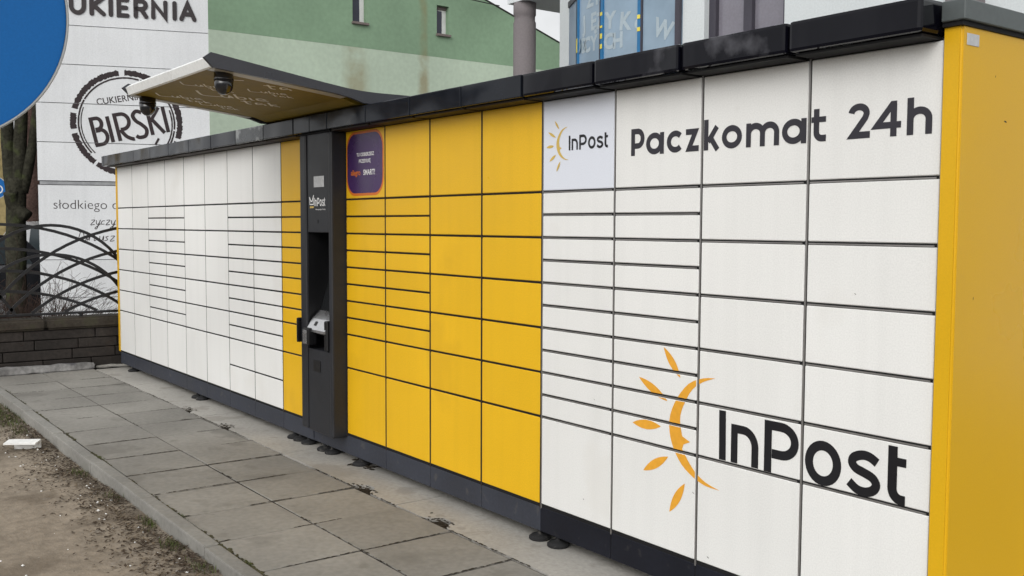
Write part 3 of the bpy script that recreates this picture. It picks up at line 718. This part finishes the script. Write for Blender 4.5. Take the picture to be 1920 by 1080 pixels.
# stamp logo
cs, cz, ro = 1.135, 2.903, .690
rings = []
for a0, a1 in ((98, 165), (170, 188), (193, 232), (235, 272), (276, 318), (323, 340), (344, 400), (404, 452)):
    n = max(8, int((a1-a0)/1.2)); rings.append(stroke(arc(cs, cz, ro, ro, a0, a1, n), .075, jit=.22))
for a0, a1 in ((75, 150), (151, 222), (300, 352), (354, 433)):
    rings.append(stroke(arc(cs, cz, .622, .622, a0, a1, 50), .022, jit=.15))
rings.append(stroke(arc(cs, cz, .590, .590, 160, 225, 30), .014, jit=.2)); rings.append(stroke(arc(cs, cz, .590, .590, -35, 20, 30), .02, jit=.2))
wflat('stamp_ring', rings, 'brown_print', 0, .002, .0001)
ca, sa = math.cos(R_(12.5)), math.sin(R_(12.5))
def bir(p): return (.742+p[0]*ca-p[1]*sa, 2.592+p[0]*sa+p[1]*ca)
b = .050; H = .36
BIR = [stroke([(0, 0), (0, H), (.06, H)]+arc(.065, H-.075, .06, .075, 90, -90, 12)[1:]+[(.03, H-.15)], b), stroke([(.03, H-.17), (.075, H-.17)]+arc(.075, .10, .085, .10, 90, -90, 14)[1:]+[(-.02, 0)], b),
       stroke([(.215, 0), (.215, H)], b),
       stroke([(.31, 0), (.31, H), (.38, H)]+arc(.385, H-.105, .095, .105, 90, -90, 14)[1:]+[(.35, H-.21)], b), stroke(smooth([(.345, .15), (.40, .05), (.47, .0), (.50, -.005)], 4), b),
       stroke(smooth([(.665, H-.03), (.60, H), (.545, H-.05), (.57, H-.13), (.63, .17), (.68, .09), (.65, .01), (.57, .0), (.53, .03)], 4), b),
       stroke([(.745, 0), (.745, H)], b), stroke([(.90, H), (.765, .20)], b*.9), stroke([(.775, .22), (.905, 0)], b), stroke([(.955, 0), (.955, H)], b)]
wflat('lettering', xf(BIR, bir), 'brown_print', 0, .0022, .0002)
def arcw(x0, t): return (x0)
sm_t = fonttext('CUKIERNIA', .118, .0012, 0, 'LEFT', 1.02)
wflat('lettering', xf([sm_t], lambda p: (.752+(p[0]*ca-p[1]*sa)*.98, 3.140+p[0]*sa*.78+p[1]*1.02)), 'brown_print')
wflat('lettering', [stroke([(1.50, 2.62), (1.545, 2.71)], .03)], 'brown_print', 0, .003)
wflat('lettering', xf([fonttext('słodkiego dnia', .182, -.0022, 0, 'LEFT', 1.0)], lambda p: (.165+p[0], 1.716+p[1])), 'brown_print')
scr = lambda pts: stroke(smooth(pts, 4), .009)
def script(word, s0, z0, k, sl=.25):
    o = []; x = s0; D_ = {
     'ż': [[(0, .5), (.35, .5), (.05, 0), (.45, .05)], [(.2, .75), (.24, .76)]], 'y': [[(0, .5), (.1, .1), (.3, .1), (.4, .5), (.25, -.4), (.05, -.35), (.5, .1)]], 'c': [[(.35, .45), (.1, .4), (.05, .1), (.4, .08)]],
     'z': [[(0, .5), (.35, .5), (.05, 0), (.45, .05)]], 'D': [[(.1, 0), (.15, 1.0)], [(.0, .95), (.45, .8), (.55, .3), (.05, 0)]], 'a': [[(.35, .45), (.1, .4), (.05, .1), (.3, .1), (.37, .5), (.45, .05)]], 'r': [[(0, .1), (.1, .5), (.12, .05)], [(.1, .4), (.35, .5)]],
     'i': [[(.05, .5), (.08, .05), (.25, .1)], [(.06, .75), (.1, .76)]], 'u': [[(0, .5), (.08, .08), (.3, .1), (.35, .5), (.42, .05)]], 's': [[(.3, .5), (.08, .4), (.3, .15), (.0, .02)]]}
    for ch in word:
        for st in D_[ch]: o.append(scr([(x+k*(p[0]+sl*p[1]), z0+k*p[1]) for p in st]))
        x += k*.52
    return o
wflat('lettering', script('życzy', .632, 1.50, .125), 'brown_print'); wflat('lettering', script('Dariusz', .455, 1.275, .135), 'brown_print')

# ================================================================== GREEN HOUSE
K5 = 1.5; CX, CY, CZ = 1.696, -2.934, 1.527
gx = CX-K5*(17+CX)
ky = lambda y: CY+K5*(y-CY)
kz = lambda z: CZ+K5*(z-CZ)
gh = thing('green_house', 'two-tone green rendered house with sloping roof line and two small windows', 'building', (gx, ky(8), -.12))
y0, y1 = ky(2.2), ky(14.0); zs = kz(5.185); sl = (6.521-5.876)/(12.355-10.407); ze = kz(5.876)-sl*(ky(14.0)-ky(12.36))
yr = ky(4.2); zr = ze+sl*(y1-yr)
wins = [(ky(6.875), ky(7.21), kz(5.70), kz(6.42)), (ky(8.93), ky(9.25), kz(5.69), kz(6.31))]
# lower wall
ob('lower_wall', prism([(y0, -.12), (y1, -.12), (y1, zs), (y0, zs)], 0, gx-9, gx), 'green_light', gh)
# upper wall as strips round the window openings
def ztop(y): return ze+sl*(y1-y) if y > yr else zr-sl*(yr-y)
cuts = [y0, yr]+[c for w_ in wins for c in w_[:2]]+[y1]; cuts.sort()
bmv, bmf = [], []
def quadprism(ya, yb, za0, zb0, za1, zb1):
    b_ = len(bmv)
    for xx in (gx-9, gx+.003):
        bmv.extend([(xx, ya, za0), (xx, yb, zb0), (xx, yb, zb1), (xx, ya, za1)])
    bmf.extend([(b_, b_+3, b_+2, b_+1), (b_+4, b_+5, b_+6, b_+7), (b_, b_+1, b_+5, b_+4), (b_+3, b_+7, b_+6, b_+2), (b_, b_+4, b_+7, b_+3), (b_+1, b_+2, b_+6, b_+5)])
for a, c in zip(cuts[:-1], cuts[1:]):
    w_ = [q for q in wins if abs(q[0]-a) < 1e-6]
    if w_:
        quadprism(a, c, zs+.001, zs+.001, w_[0][2], w_[0][2]); quadprism(a, c, w_[0][3], w_[0][3], ztop(a), ztop(c))
    else: quadprism(a, c, zs+.001, zs+.001, ztop(a), ztop(c))
ob('upper_wall', pydata(bmv, bmf), 'green_dark', gh)
for (a, c, d0, d1) in wins:
    wf = box('window', gx-.26, gx-.20, a+.16, c-.001, d0+.001, d1-.10, 'pvc_white', gh)
    box('pane', gx-.199, gx-.196, a+.001, c-.16, d0+.04, d1-.14, 'pane_dark', wf)
    box('frame', gx-.24, gx-.1985, a+.001, c-.001, d0+.001, d0+.045, 'pvc_white', wf)
    box('frame', gx-.24, gx-.1982, c-.16, c-.10, d0+.046, d1-.10, 'pvc_white', wf)
    box('sill', gx-.2, gx+.10, a-.03, c+.03, d0-.07, d0, 'sill', wf)
    box('blind_box', gx-.27, gx-.15, a+.001, c-.001, d1-.10, d1-.001, 'sill', wf)
for (ya, za, yb, zb_) in ((yr, zr, y1+.25, ze-sl*.25), (yr, zr, y0-.25, ztop(y0)-sl*.25)):
    ob('roof', prism([(ya, za+.012), (yb, zb_+.012), (yb, zb_+.05), (ya, za+.05)], 0, gx-9.2, gx+.03), 'fascia_dark', gh)
v, f = [], []; tube(v, f, [(gx+.25, ky(8.7), kz(6.56)), (gx+.3, ky(9.6), kz(6.50)), (gx+.25, ky(10.5), kz(6.47))], .02, 6); ob('cable', pydata(v, f), 'fascia_dark', gh)

# ================================================================== SCHOOL BUILDING BEHIND THE LOCKERS
sb = thing('school_building', 'pale modern building with curved blue-filmed glass bay rising behind the lockers', 'building', (-5, 6.4, -.12))
fyb = 6.0
box('wall', -6.50, -5.46, fyb, fyb+.3, -.12, 7, 'render_white', sb).location.z += 0
# wall pieces around the right-hand window
WX0, WX1 = -6.50, -5.345
sbw = [('wall', -6.86, -6.50, fyb, fyb+.3, -.12, 7)]
for o in [q for q in sb.children]: bpy.data.objects.remove(o)
box('wall', -6.85, -6.505, fyb, fyb+.4, -.12, 7.0, 'render_white', sb)
box('wall', -6.504, -5.344, fyb+.001, fyb+.4, -.12, 2.6, 'render_white', sb)
box('wall', -6.504, -5.344, fyb+.001, fyb+.4, 4.9, 7.0, 'render_white', sb)
box('wall', -5.343, 4.0, fyb, fyb+.4, -.12, 7.0, 'render_white', sb)
box('wall', -6.85, 4.0, fyb+1.2, fyb+6, -.12, 7.0, 'render_warm', sb)
wn_ = thing('x', '', '') if False else None
wi = box('window', -6.502, -5.346, fyb+.14, fyb+.17, 2.602, 4.898, 'pane_violet', sb)
for a, c in ((-6.502, -6.40), (-5.98, -5.86), (-5.42, -5.346)): box('frame', a, c, fyb+.08, fyb+.138, 2.602, 4.898, 'alu_dark', wi)
for a, c in ((2.602, 2.68), (4.82, 4.898)): box('frame', -6.399, -5.421, fyb+.082, fyb+.138, a, c, 'alu_dark', wi)
box('pilaster', -3.42, -3.10, fyb-.12, fyb-.001, -.12, 7.0, 'column_grey', sb)
# bow bay
BP = [Vector((-6.860, 6.0, 0)), Vector((-7.584, 5.997, 0)), Vector((-8.274, 5.982, 0)), Vector((-8.946, 6.139, 0)), Vector((-9.55, 6.471, 0)), Vector((-10.05, 6.70, 0))]
def facet(i): 
    a, c = BP[i], BP[i+1]; d = (a-c).normalized(); return c, d, (a-c).length, d.cross(Vector((0, 0, 1)))   # origin at left end, d to the right, nrm outwards
def fbox(name, i, s0, s1, z0, z1, o0, o1, m, par):
    c, d, L_, n_ = facet(i); bm = bmesh.new(); bmesh.ops.create_cube(bm, size=1)
    for q in bm.verts: q.co = c+d*(s0+(q.co.x+.5)*(s1-s0))+n_*(o0+(q.co.y+.5)*(o1-o0))+Vector((0, 0, z0+(q.co.z+.5)*(z1-z0)))
    bmesh.ops.recalc_face_normals(bm, faces=bm.faces[:]); return ob(name, bm_mesh(bm), m, par)
panes = []
for i in range(4):
    c, d, L_, n_ = facet(i)
    panes.append(fbox('pane', i, .0, L_, 1.2, 4.66, -.02, 0, 'pane_film', sb))
    fbox('spandrel', i, .0, L_, -.12, 1.199, -.2, -.001, 'render_white', sb)
    fbox('header', i, .0, L_, 4.661, 4.74, -.05, .02, 'alu_dark', sb)
    fbox('upper_pane', i, .0, L_, 4.741, 7, -.03, -.005, 'pane_violet', sb)
fbox('pillar', 4, .02, facet(4)[2]-.02, -.12, 7.0, -.4, .0, 'render_white', sb)
for i in range(1, 4):
    c = BP[i]; n_ = (facet(i-1)[3]+facet(i)[3]).normalized(); d = facet(i)[1]
    bm = bmesh.new(); bmesh.ops.create_cube(bm, size=1)
    for q in bm.verts: q.co = c+d*(q.co.x*.055)+n_*(q.co.y*.03+.008)+Vector((0, 0, 1.2+(q.co.z+.5)*3.45))
    mu = ob('mullion', bm_mesh(bm), 'film_blue', sb)
    bm = bmesh.new(); bmesh.ops.create_cube(bm, size=1)
    for q in bm.verts: q.co = c-d*.040+d*(q.co.x*.022)+n_*(q.co.y*.04+.008)+Vector((0, 0, 1.2+(q.co.z+.5)*3.45))
    if i == 1:
        for q in bm.verts: q.co += d*.083
    ob('mullion_seal', bm_mesh(bm), 'alu_dark', mu)
    for (z0, z1) in {1: ((4.131, 4.181), (3.975, 4.025)), 2: ((3.981, 4.046), (3.85, 3.909), (4.28, 4.325), (4.12, 4.15)), 3: ((3.902, 4.096),)}[i]:
        bm = bmesh.new(); bmesh.ops.create_cube(bm, size=1)
        for q in bm.verts: q.co = c+d*(q.co.x*.052)+n_*(q.co.y*.004+.027)+Vector((0, 0, z0+(q.co.z+.5)*(z1-z0)))
        ob('film_patch', bm_mesh(bm), 'film_yellow', mu)
fbox('corner_frame', 0, facet(0)[2]-.075, facet(0)[2]-.005, 1.2, 4.66, .002, .05, 'alu_dark', sb)
# lettering on the glass (facet, distance from the facet's right end, z bottom, cap height, tilt)
LET = [('J', 2, .545, 4.17, .20, 4), ('Ę', 2, .33, 4.150, .20, 2), ('Z', 2, .165, 4.14, .20, 0), ('Y', 1, .64, 4.105, .205, -2), ('K', 1, .38, 4.055, .215, -6), ('Ó', 1, .165, 3.995, .205, -8), ('W', 0, .50, 3.90, .215, -20),
       ('O', 3, .1, 3.90, .19, 0), ('B', 2, .60, 3.885, .19, 3), ('C', 2, .53, 3.880, .19, 0), ('Y', 2, .32, 3.875, .19, 0), ('C', 1, .665, 3.84, .19, 0), ('H', 1, .50, 3.83, .19, 0),
       ('A', 0, .66, 4.40, .2, -12), ('Ł', 1, .30, 4.46, .2, -8), ('O', 1, .56, 4.48, .2, -4), ('K', 2, .20, 4.47, .2, 0), ('Z', 2, .45, 4.47, .2, 0)]
for ch, i, s, z, h, tl in LET:
    c, d, L_, n_ = facet(i); v, f = fonttext(ch, h/.70, .012)
    ct, st_ = math.cos(R_(tl)), math.sin(R_(tl)); x0 = L_-s
    pts = [Vector((x0+p[0]*ct-p[1]*st_, z+p[0]*st_+p[1]*ct)) for p in v]
    if min(p.x for p in pts) < .03 and i > 0: pass
    ob('letter', bm_mesh(flat([(pts, f)], c, d, (0, 0, 1), .0025)), 'film_letter', panes[i])
# entrance slab and column left of the bay
en = thing('entrance_canopy', 'pale concrete entrance slab on a round grey column beside the glass bay', 'canopy', (-11.4, 7.0, -.12))
ob('slab', prism([(-11.6, 6.87), (-9.4, 6.87), (-9.4, 9.2), (-11.6, 9.2)], 2, 5.12, 5.5), 'render_white', en)
ob('column', lathe([(0, -.12), (.185, -.12), (.185, 4.80), (.17, 4.83), (.17, 4.90), (.185, 4.93), (.185, 5.12), (0, 5.12)], 32), 'column_grey', en, (-11.37, 7.05, 0), True)

# ================================================================== SIGNS
def signpost(name, label, c, r, post_h, nrm, rim=.012):
    c = Vector(c); nrm = Vector(nrm).normalized(); t = thing(name, label, 'road sign', (c.x, c.y, -.1))
    q = Vector((0, 0, 1)).rotation_difference(nrm)
    def disc(nm, prof, m):
        me = lathe(prof, 96, nm == 'plate'); me.transform(q.to_matrix().to_4x4()); return ob(nm, me, m, t, c)
    disc('plate', [(0, 0), (r-rim, 0), (r-rim, .004), (0, .004)], 'sign_blue')
    disc('rim', [(r-rim, -.012), (r, -.012), (r, .0055), (r-.003, .009), (r-rim, .009)], 'sign_rim')
    v, f = [], []; b_ = c-nrm*.045; tube(v, f, [(b_.x, b_.y, -.12), (b_.x, b_.y, post_h)], .03, 14); me = pydata(v, f); ob('post', me, 'galv', t)
    return t, q, c, nrm
cc = Vector((-.682, -2.671, 1.976))
signpost('round_sign', 'large round blue sign with pale grey rim close to the camera', cc, .286, 2.35, (1.696+.682, -.263+.35, -.1), .006)
t_, q_, c_, n_ = signpost('round_sign', 'small distant round blue sign beside the tree at the left picture edge', (-27.329, 1.827, 2.431), .30, 2.8, (.97, -.2, 0), .02)
Xd = Vector((0, 0, 1)).cross(n_).normalized()
ob('white_symbol', bm_mesh(flat([ring(.08, -.04, .10, .10, .03)], c_, Xd, (0, 0, 1), .008)), 'vinyl_white', t_)

# ================================================================== TREES
def treestem(pts, r0, r1, nm, m, par, sides=10):
    P_ = smooth([Vector(p) for p in pts], 6); n = len(P_); v, f = [], []
    tube(v, f, P_, [r0+(r1-r0)*i/(n-1) for i in range(n)], sides)
    v = [Vector(q)+Vector((.02*mnoise.noise(Vector(q)*3), .02*mnoise.noise(Vector(q)*3+Vector((5, 0, 0))), 0)) for q in v]
    return ob(nm, pydata(v, f), m, par, smooth=True)
def crown(par, tips, m, seed, ln=1.5):
    random.seed(seed); v, f = [], []
    def rec(p, d, l_, r, lev):
        pts = [Vector(p)]; d = Vector(d).normalized()
        for i in range(4):
            d = (d+Vector((random.uniform(-.25, .25), random.uniform(-.25, .25), random.uniform(-.1, .2)))).normalized(); pts.append(pts[-1]+d*l_/4)
        tube(v, f, pts, [r*(1-.18*i) for i in range(5)], 4, False)
        if lev < 3:
            for k in range(4): rec(pts[random.randint(1, 4)], d+Vector((random.uniform(-1, 1), random.uniform(-1, 1), random.uniform(-.4, .6))), l_*.62, r*.5, lev+1)
    for p, d, r in tips: rec(p, d, ln, r, 0); rec(p, Vector(d)+Vector((.5, -.4, 0)), ln*.8, r*.7, 0)
    ob('crown', pydata(v, f), m, par)
tr = thing('tree', 'bare mossy tree with several upright stems beside the white building', 'tree', (-13.75, -.17, -.12))
treestem([(-13.72, -.17, -.12), (-13.72, -.16, .8), (-13.74, -.14, 1.6), (-13.75, -.12, 2.15)], .135, .125, 'trunk', 'bark', tr)
treestem([(-13.74, -.16, 1.9), (-13.84, -.20, 2.4), (-13.86, -.20, 3.2), (-13.9, -.22, 5.2)], .11, .06, 'stem', 'bark', tr)
treestem([(-13.74, -.12, 1.9), (-13.76, -.07, 2.5), (-13.76, -.03, 3.2), (-13.7, .0, 5.2)], .11, .06, 'stem', 'bark', tr)
treestem([(-13.72, -.06, 1.95), (-13.66, .06, 2.5), (-13.62, .14, 3.2), (-13.5, .30, 5.0)], .08, .045, 'stem', 'bark', tr)
treestem([(-13.60, -.02, 1.6), (-13.70, -.16, 1.75), (-13.66, -.22, 1.95)], .09, .10, 'burl', 'bark', tr)
crown(tr, [((-13.9, -.22, 5.1), (-.1, -.2, 1), .05), ((-13.7, 0, 5.1), (.1, .1, 1), .05), ((-13.5, .3, 4.9), (.2, .3, 1), .04)], 'bark', 3)
t2 = thing('tree', 'reddish brown bare trunk standing behind the mossy tree', 'tree', (-23.6, 2.0, -.12))
treestem([(-23.6, 1.98, -.12), (-23.6, 2.0, 1.5), (-23.6, 2.08, 3.6), (-23.5, 2.22, 7)], .24, .14, 'trunk', 'bark_brown', t2)
crown(t2, [((-23.5, 2.22, 6.9), (0, .1, 1), .1)], 'bark_brown', 4, 2)
oh = thing('ochre_house', 'ochre rendered house far behind the trees at the left edge', 'building', (-36, -2.0, -.12))
box('wall', -44, -36, -7.0, 3.78, -.12, 6.2, 'ochre_render', oh)
ob('roof', prism([(-7.4, 6.2), (4.1, 6.2), (-1.6, 9.0)], 0, -44.3, -35.7), 'roof_sheet', oh)
for yy in (-5, -2.0, 1.0):
    wi2 = box('window', -35.99, -35.95, yy-.5, yy+.5, 3.3, 4.8, 'pvc_white', oh); box('pane', -35.949, -35.945, yy-.42, yy+.42, 3.38, 4.72, 'pane_dark', wi2)

# ================================================================== CARS behind the fence
def car(label, loc, rz, body, sc_=1.0):
    t = thing('parked_car', label, 'car', loc, 'cars parked beyond the fence')
    t.rotation_euler = (0, 0, rz)
    def lo(nm, me, m, par=None, smooth_=False):
        mm = me; mm.materials.clear(); mm.materials.append(MATS[m]); o = bpy.data.objects.new(nm, mm); COL.objects.link(o); o.parent = par or t; WL[o.name] = Vector((0, 0, 0))
        if smooth_:
            for p in mm.polygons: p.use_smooth = True
        return o
    Wd = .88
    # lofted shell: stations along x (front +)
    st = [(-2.05, .42, .80, .86), (-2.0, .32, .92, .93), (-1.6, .25, .98, 1.), (-.8, .22, .96, 1.), (.4, .22, .95, 1.), (1.1, .22, .93, 1.), (1.75, .26, .84, .96), (2.02, .35, .72, .86)]
    v, f = [], []; n = 10
    for (x, z0, z1, k) in st:
        w_ = Wd*k
        ringp = [(-w_*.9, z0), (-w_, z0+.12), (-w_, (z0+z1)/2), (-w_*.97, z1-.06), (-w_*.88, z1), (w_*.88, z1), (w_*.97, z1-.06), (w_, (z0+z1)/2), (w_, z0+.12), (w_*.9, z0)]
        v += [(x, q[0], q[1]) for q in ringp]
    for i in range(len(st)-1):
        for k in range(n):
            a = i*n+k; b_ = i*n+(k+1) % n; f.append((a, b_, b_+n, a+n))
    f.append(tuple(range(n))[::-1]); f.append(tuple((len(st)-1)*n+k for k in range(n)))
    lo('body', pydata(v, f), body)
    gl = [(-1.95, .90, -1.55, 1.40), (-1.55, 1.40, .15, 1.45), (.15, 1.45, 1.05, .92)]
    wb_, wt = .80, .60
    v = [(-1.93, -wb_, .90), (-1.93, wb_, .90), (-1.50, -wt, 1.42), (-1.50, wt, 1.42), (-.6, -wt, 1.49), (-.6, wt, 1.49), (.15, -wt, 1.45), (.15, wt, 1.45), (1.08, -wb_, .91), (1.08, wb_, .91)]
    lo('cabin', pydata(v, [(0, 1, 3, 2), (2, 3, 5, 4), (4, 5, 7, 6), (6, 7, 9, 8), (0, 2, 4, 6, 8), (1, 9, 7, 5, 3), (0, 8, 9, 1)]), body)
    lo('rear_window', pydata([(-1.905, -.68, .96), (-1.905, .68, .96), (-1.545, .55, 1.385), (-1.545, -.55, 1.385)], [(0, 3, 2, 1)]), 'car_glass')
    lo('windscreen', pydata([(1.02, -.70, .98), (1.02, .70, .98), (.22, .55, 1.42), (.22, -.55, 1.42)], [(0, 1, 2, 3)]), 'car_glass')
    for s in (-1, 1):
        yb = lambda z: s*(wb_+(wt-wb_)*(z-.9)/.55+.012)
        for xs_ in (((-1.62, .98), (-.62, .98), (-.62, 1.39), (-1.38, 1.36)), ((-.54, .98), (.82, .98), (.12, 1.38), (-.54, 1.39))):
            q = [(x, yb(z), z) for x, z in xs_]; lo('side_window', pydata(q, [(0, 1, 2, 3) if s < 0 else (3, 2, 1, 0)]), 'car_glass')
        def bx(x0, x1, y0_, y1_, z0, z1):
            return pydata([(x0, y0_, z0), (x1, y0_, z0), (x1, y1_, z0), (x0, y1_, z0), (x0, y0_, z1), (x1, y0_, z1), (x1, y1_, z1), (x0, y1_, z1)], [(0, 3, 2, 1), (4, 5, 6, 7), (0, 1, 5, 4), (1, 2, 6, 5), (2, 3, 7, 6), (3, 0, 4, 7)])
        lo('tail_light', bx(-2.065, -1.93, s*.70-.12, s*.70+.12, .72, .95), 'tail_red')
        lo('headlight', bx(1.80, 2.03, s*.62-.14, s*.62+.14, .58, .72), 'canopy_lip')
        lo('mirror', bx(.70, .84, s*.97-.09, s*.97+.09, .93, 1.06), body)
        for xw in (-1.28, 1.28):
            me = lathe([(.2, -.1), (.31, -.1), (.32, -.07), (.32, .07), (.31, .1), (.2, .1)], 22); me.transform(Matrix.Translation((xw, s*.80, .32)) @ Matrix.Rotation(R_(90), 4, 'X'))
            wh = lo('wheel', me, 'tyre'); me2 = lathe([(0, -.105), (.2, -.105), (.2, .105), (0, .105)], 18); me2.transform(Matrix.Translation((xw, s*.80, .32)) @ Matrix.Rotation(R_(90), 4, 'X')); lo('rim', me2, 'galv', wh)
    lo('bumper', pydata([(-2.10, -.80, .40), (-2.0, -.86, .40), (-2.0, .86, .40), (-2.10, .80, .40), (-2.10, -.80, .60), (-2.0, -.86, .60), (-2.0, .86, .60), (-2.10, .80, .60)], [(0, 1, 2, 3), (7, 6, 5, 4), (0, 4, 5, 1), (1, 5, 6, 2), (2, 6, 7, 3), (3, 7, 4, 0)]), body)
    lo('number_plate', pydata([(-2.104, -.26, .64), (-2.104, .26, .64), (-2.075, .26, .76), (-2.075, -.26, .76)], [(0, 3, 2, 1)]), 'vinyl_white')
    return t
car('black car parked side-on behind the fence and the mossy tree', (-16.7, -1.12, -.12), R_(-92), 'car_dark')
car('silver car parked farther back behind the black car', (-20.6, 1.62, -.12), R_(180), 'car_silver').scale = (1, 1, 1.12)

# ================================================================== LITTER, LEAVES, GRASS
random.seed(11)
# white foam angle on the dirt
v = [(-.135, -.05, 0), (.135, -.05, 0), (.135, -.035, 0), (-.135, -.035, 0)]
lt = thing('foam_scrap', 'broken piece of white moulded foam packaging lying on the dirt', 'litter', (-5.93, -1.53, dirt_h(-5.93, -1.53)))
def lit(nm, pts, a, b_, rz, zo=0.):
    me = prism(pts, 0, a, b_); me.transform(Matrix.Translation((0, 0, zo)) @ Matrix.Rotation(rz, 4, 'Z'))
    o = ob(nm, me, 'crumb', lt, WL[lt.name]); return o
lit('flange', [(-.085, .050), (.005, .062), (.005, .071), (-.085, .060)], -.12, .10, R_(56))
lit('web', [(.006, .0), (.020, .0), (.016, .070), (.006, .070)], -.085, .098, R_(56))
v, f = [], []
for i in range(105):
    if i < 85:
        x = random.uniform(-7.6, -1.8); y = -1.40-abs(random.gauss(0, .14))
    else: x = random.uniform(-7.5, -1.8); y = random.uniform(-2.3, -1.5)
    r = random.uniform(.003, .009)*(1.6 if random.random() < .1 else 1); z = dirt_h(x, y)+.002; b = len(v); a0 = random.random()*6
    for k in range(4): a = a0+k*1.57; v.append((x+r*math.cos(a)*random.uniform(.7, 1.6), y+r*math.sin(a), z))
    v.append((x, y, z+r*.8)); f += [(b+k, b+(k+1) % 4, b+4) for k in range(4)]
o = ob('foam_crumbs', pydata(v, f), 'crumb'); tag(o, 'white crumbs of foam and paper scattered on the dirt', 'litter', kind='stuff')
for nm, mt, cnt, lab in (('fallen_leaves', 'leaf_a', 6000, 'dark fallen leaves and bark bits along the kerb'), ('dry_leaves', 'leaf_b', 1300, 'pale dry leaf scraps along the kerb')):
    v, f = [], []
    n_ = 0
    while n_ < cnt:
        x = random.uniform(-8.8, -1.0); y = -1.355-abs(random.gauss(0, .17))
        dens = mnoise.noise(Vector((x*1.5, y*2.2, 2.)))+.25-abs(y+1.45)*.7
        if dens < random.uniform(-.25, .35): continue
        n_ += 1
        r = random.uniform(.004, .017); z = dirt_h(x, y)+random.uniform(.001, .012); a = random.random()*6.28; b = len(v)
        for (lx, ly, lz) in ((-1, 0, 0), (-.2, .45, .3), (1, 0, random.uniform(0, .7)), (-.2, -.45, .25)):
            v.append((x+r*(lx*math.cos(a)-ly*math.sin(a)), y+r*(lx*math.sin(a)+ly*math.cos(a)), z+lz*r))
        f.append((b, b+3, b+2, b+1))
    o = ob(nm, pydata(v, f), mt); tag(o, lab, 'leaves', kind='stuff')
v, f = [], []
tufts = [(-7.6, -1.50, .40, 900), (-7.0, -1.46, .25, 350), (-6.5, -1.47, .16, 90), (-4.95, -1.40, .10, 90), (-3.55, -1.39, .07, 70), (-3.15, -1.41, .09, 110), (-2.7, -1.40, .1, 60), (-4.2, -1.42, .1, 40)]
for (tx, ty, sp, k) in tufts:
    for i in range(k):
        x = tx+random.gauss(0, sp*.6); y = min(ty+random.gauss(0, sp*.25), -1.352); z = dirt_h(x, y)-.004; h = random.uniform(.015, .045); a = random.random()*6.28; l_ = random.uniform(.2, .8)*h
        wv = Vector((math.cos(a+1.57), math.sin(a+1.57), 0))*.0018; b = len(v); p = Vector((x, y, z)); e = Vector((math.cos(a)*l_, math.sin(a)*l_, h))
        v += [p-wv, p+wv, p+e*.6+wv*.6+Vector((0, 0, h*.1)), p+e*.6-wv*.6+Vector((0, 0, h*.1)), p+e]; f += [(b, b+1, b+2, b+3), (b+3, b+2, b+4)]
for (tx, ty) in ((-3.42, -1.262), (-2.52, -1.262), (-5.02, -1.262)):
    for i in range(45):
        x = tx+random.gauss(0, .03); y = ty+random.gauss(0, .004); h = random.uniform(.006, .018); a = random.random()*6.28; p = Vector((x, y, .0)); e = Vector((math.cos(a)*h*.8, math.sin(a)*h*.8, h)); wv = Vector((math.cos(a+1.57), math.sin(a+1.57), 0))*.0016; b = len(v)
        v += [p-wv, p+wv, p+e]; f.append((b, b+1, b+2))
o = ob('grass_tufts', pydata(v, f), 'grass'); tag(o, 'short green grass tufts growing against the kerb', 'grass', kind='stuff')
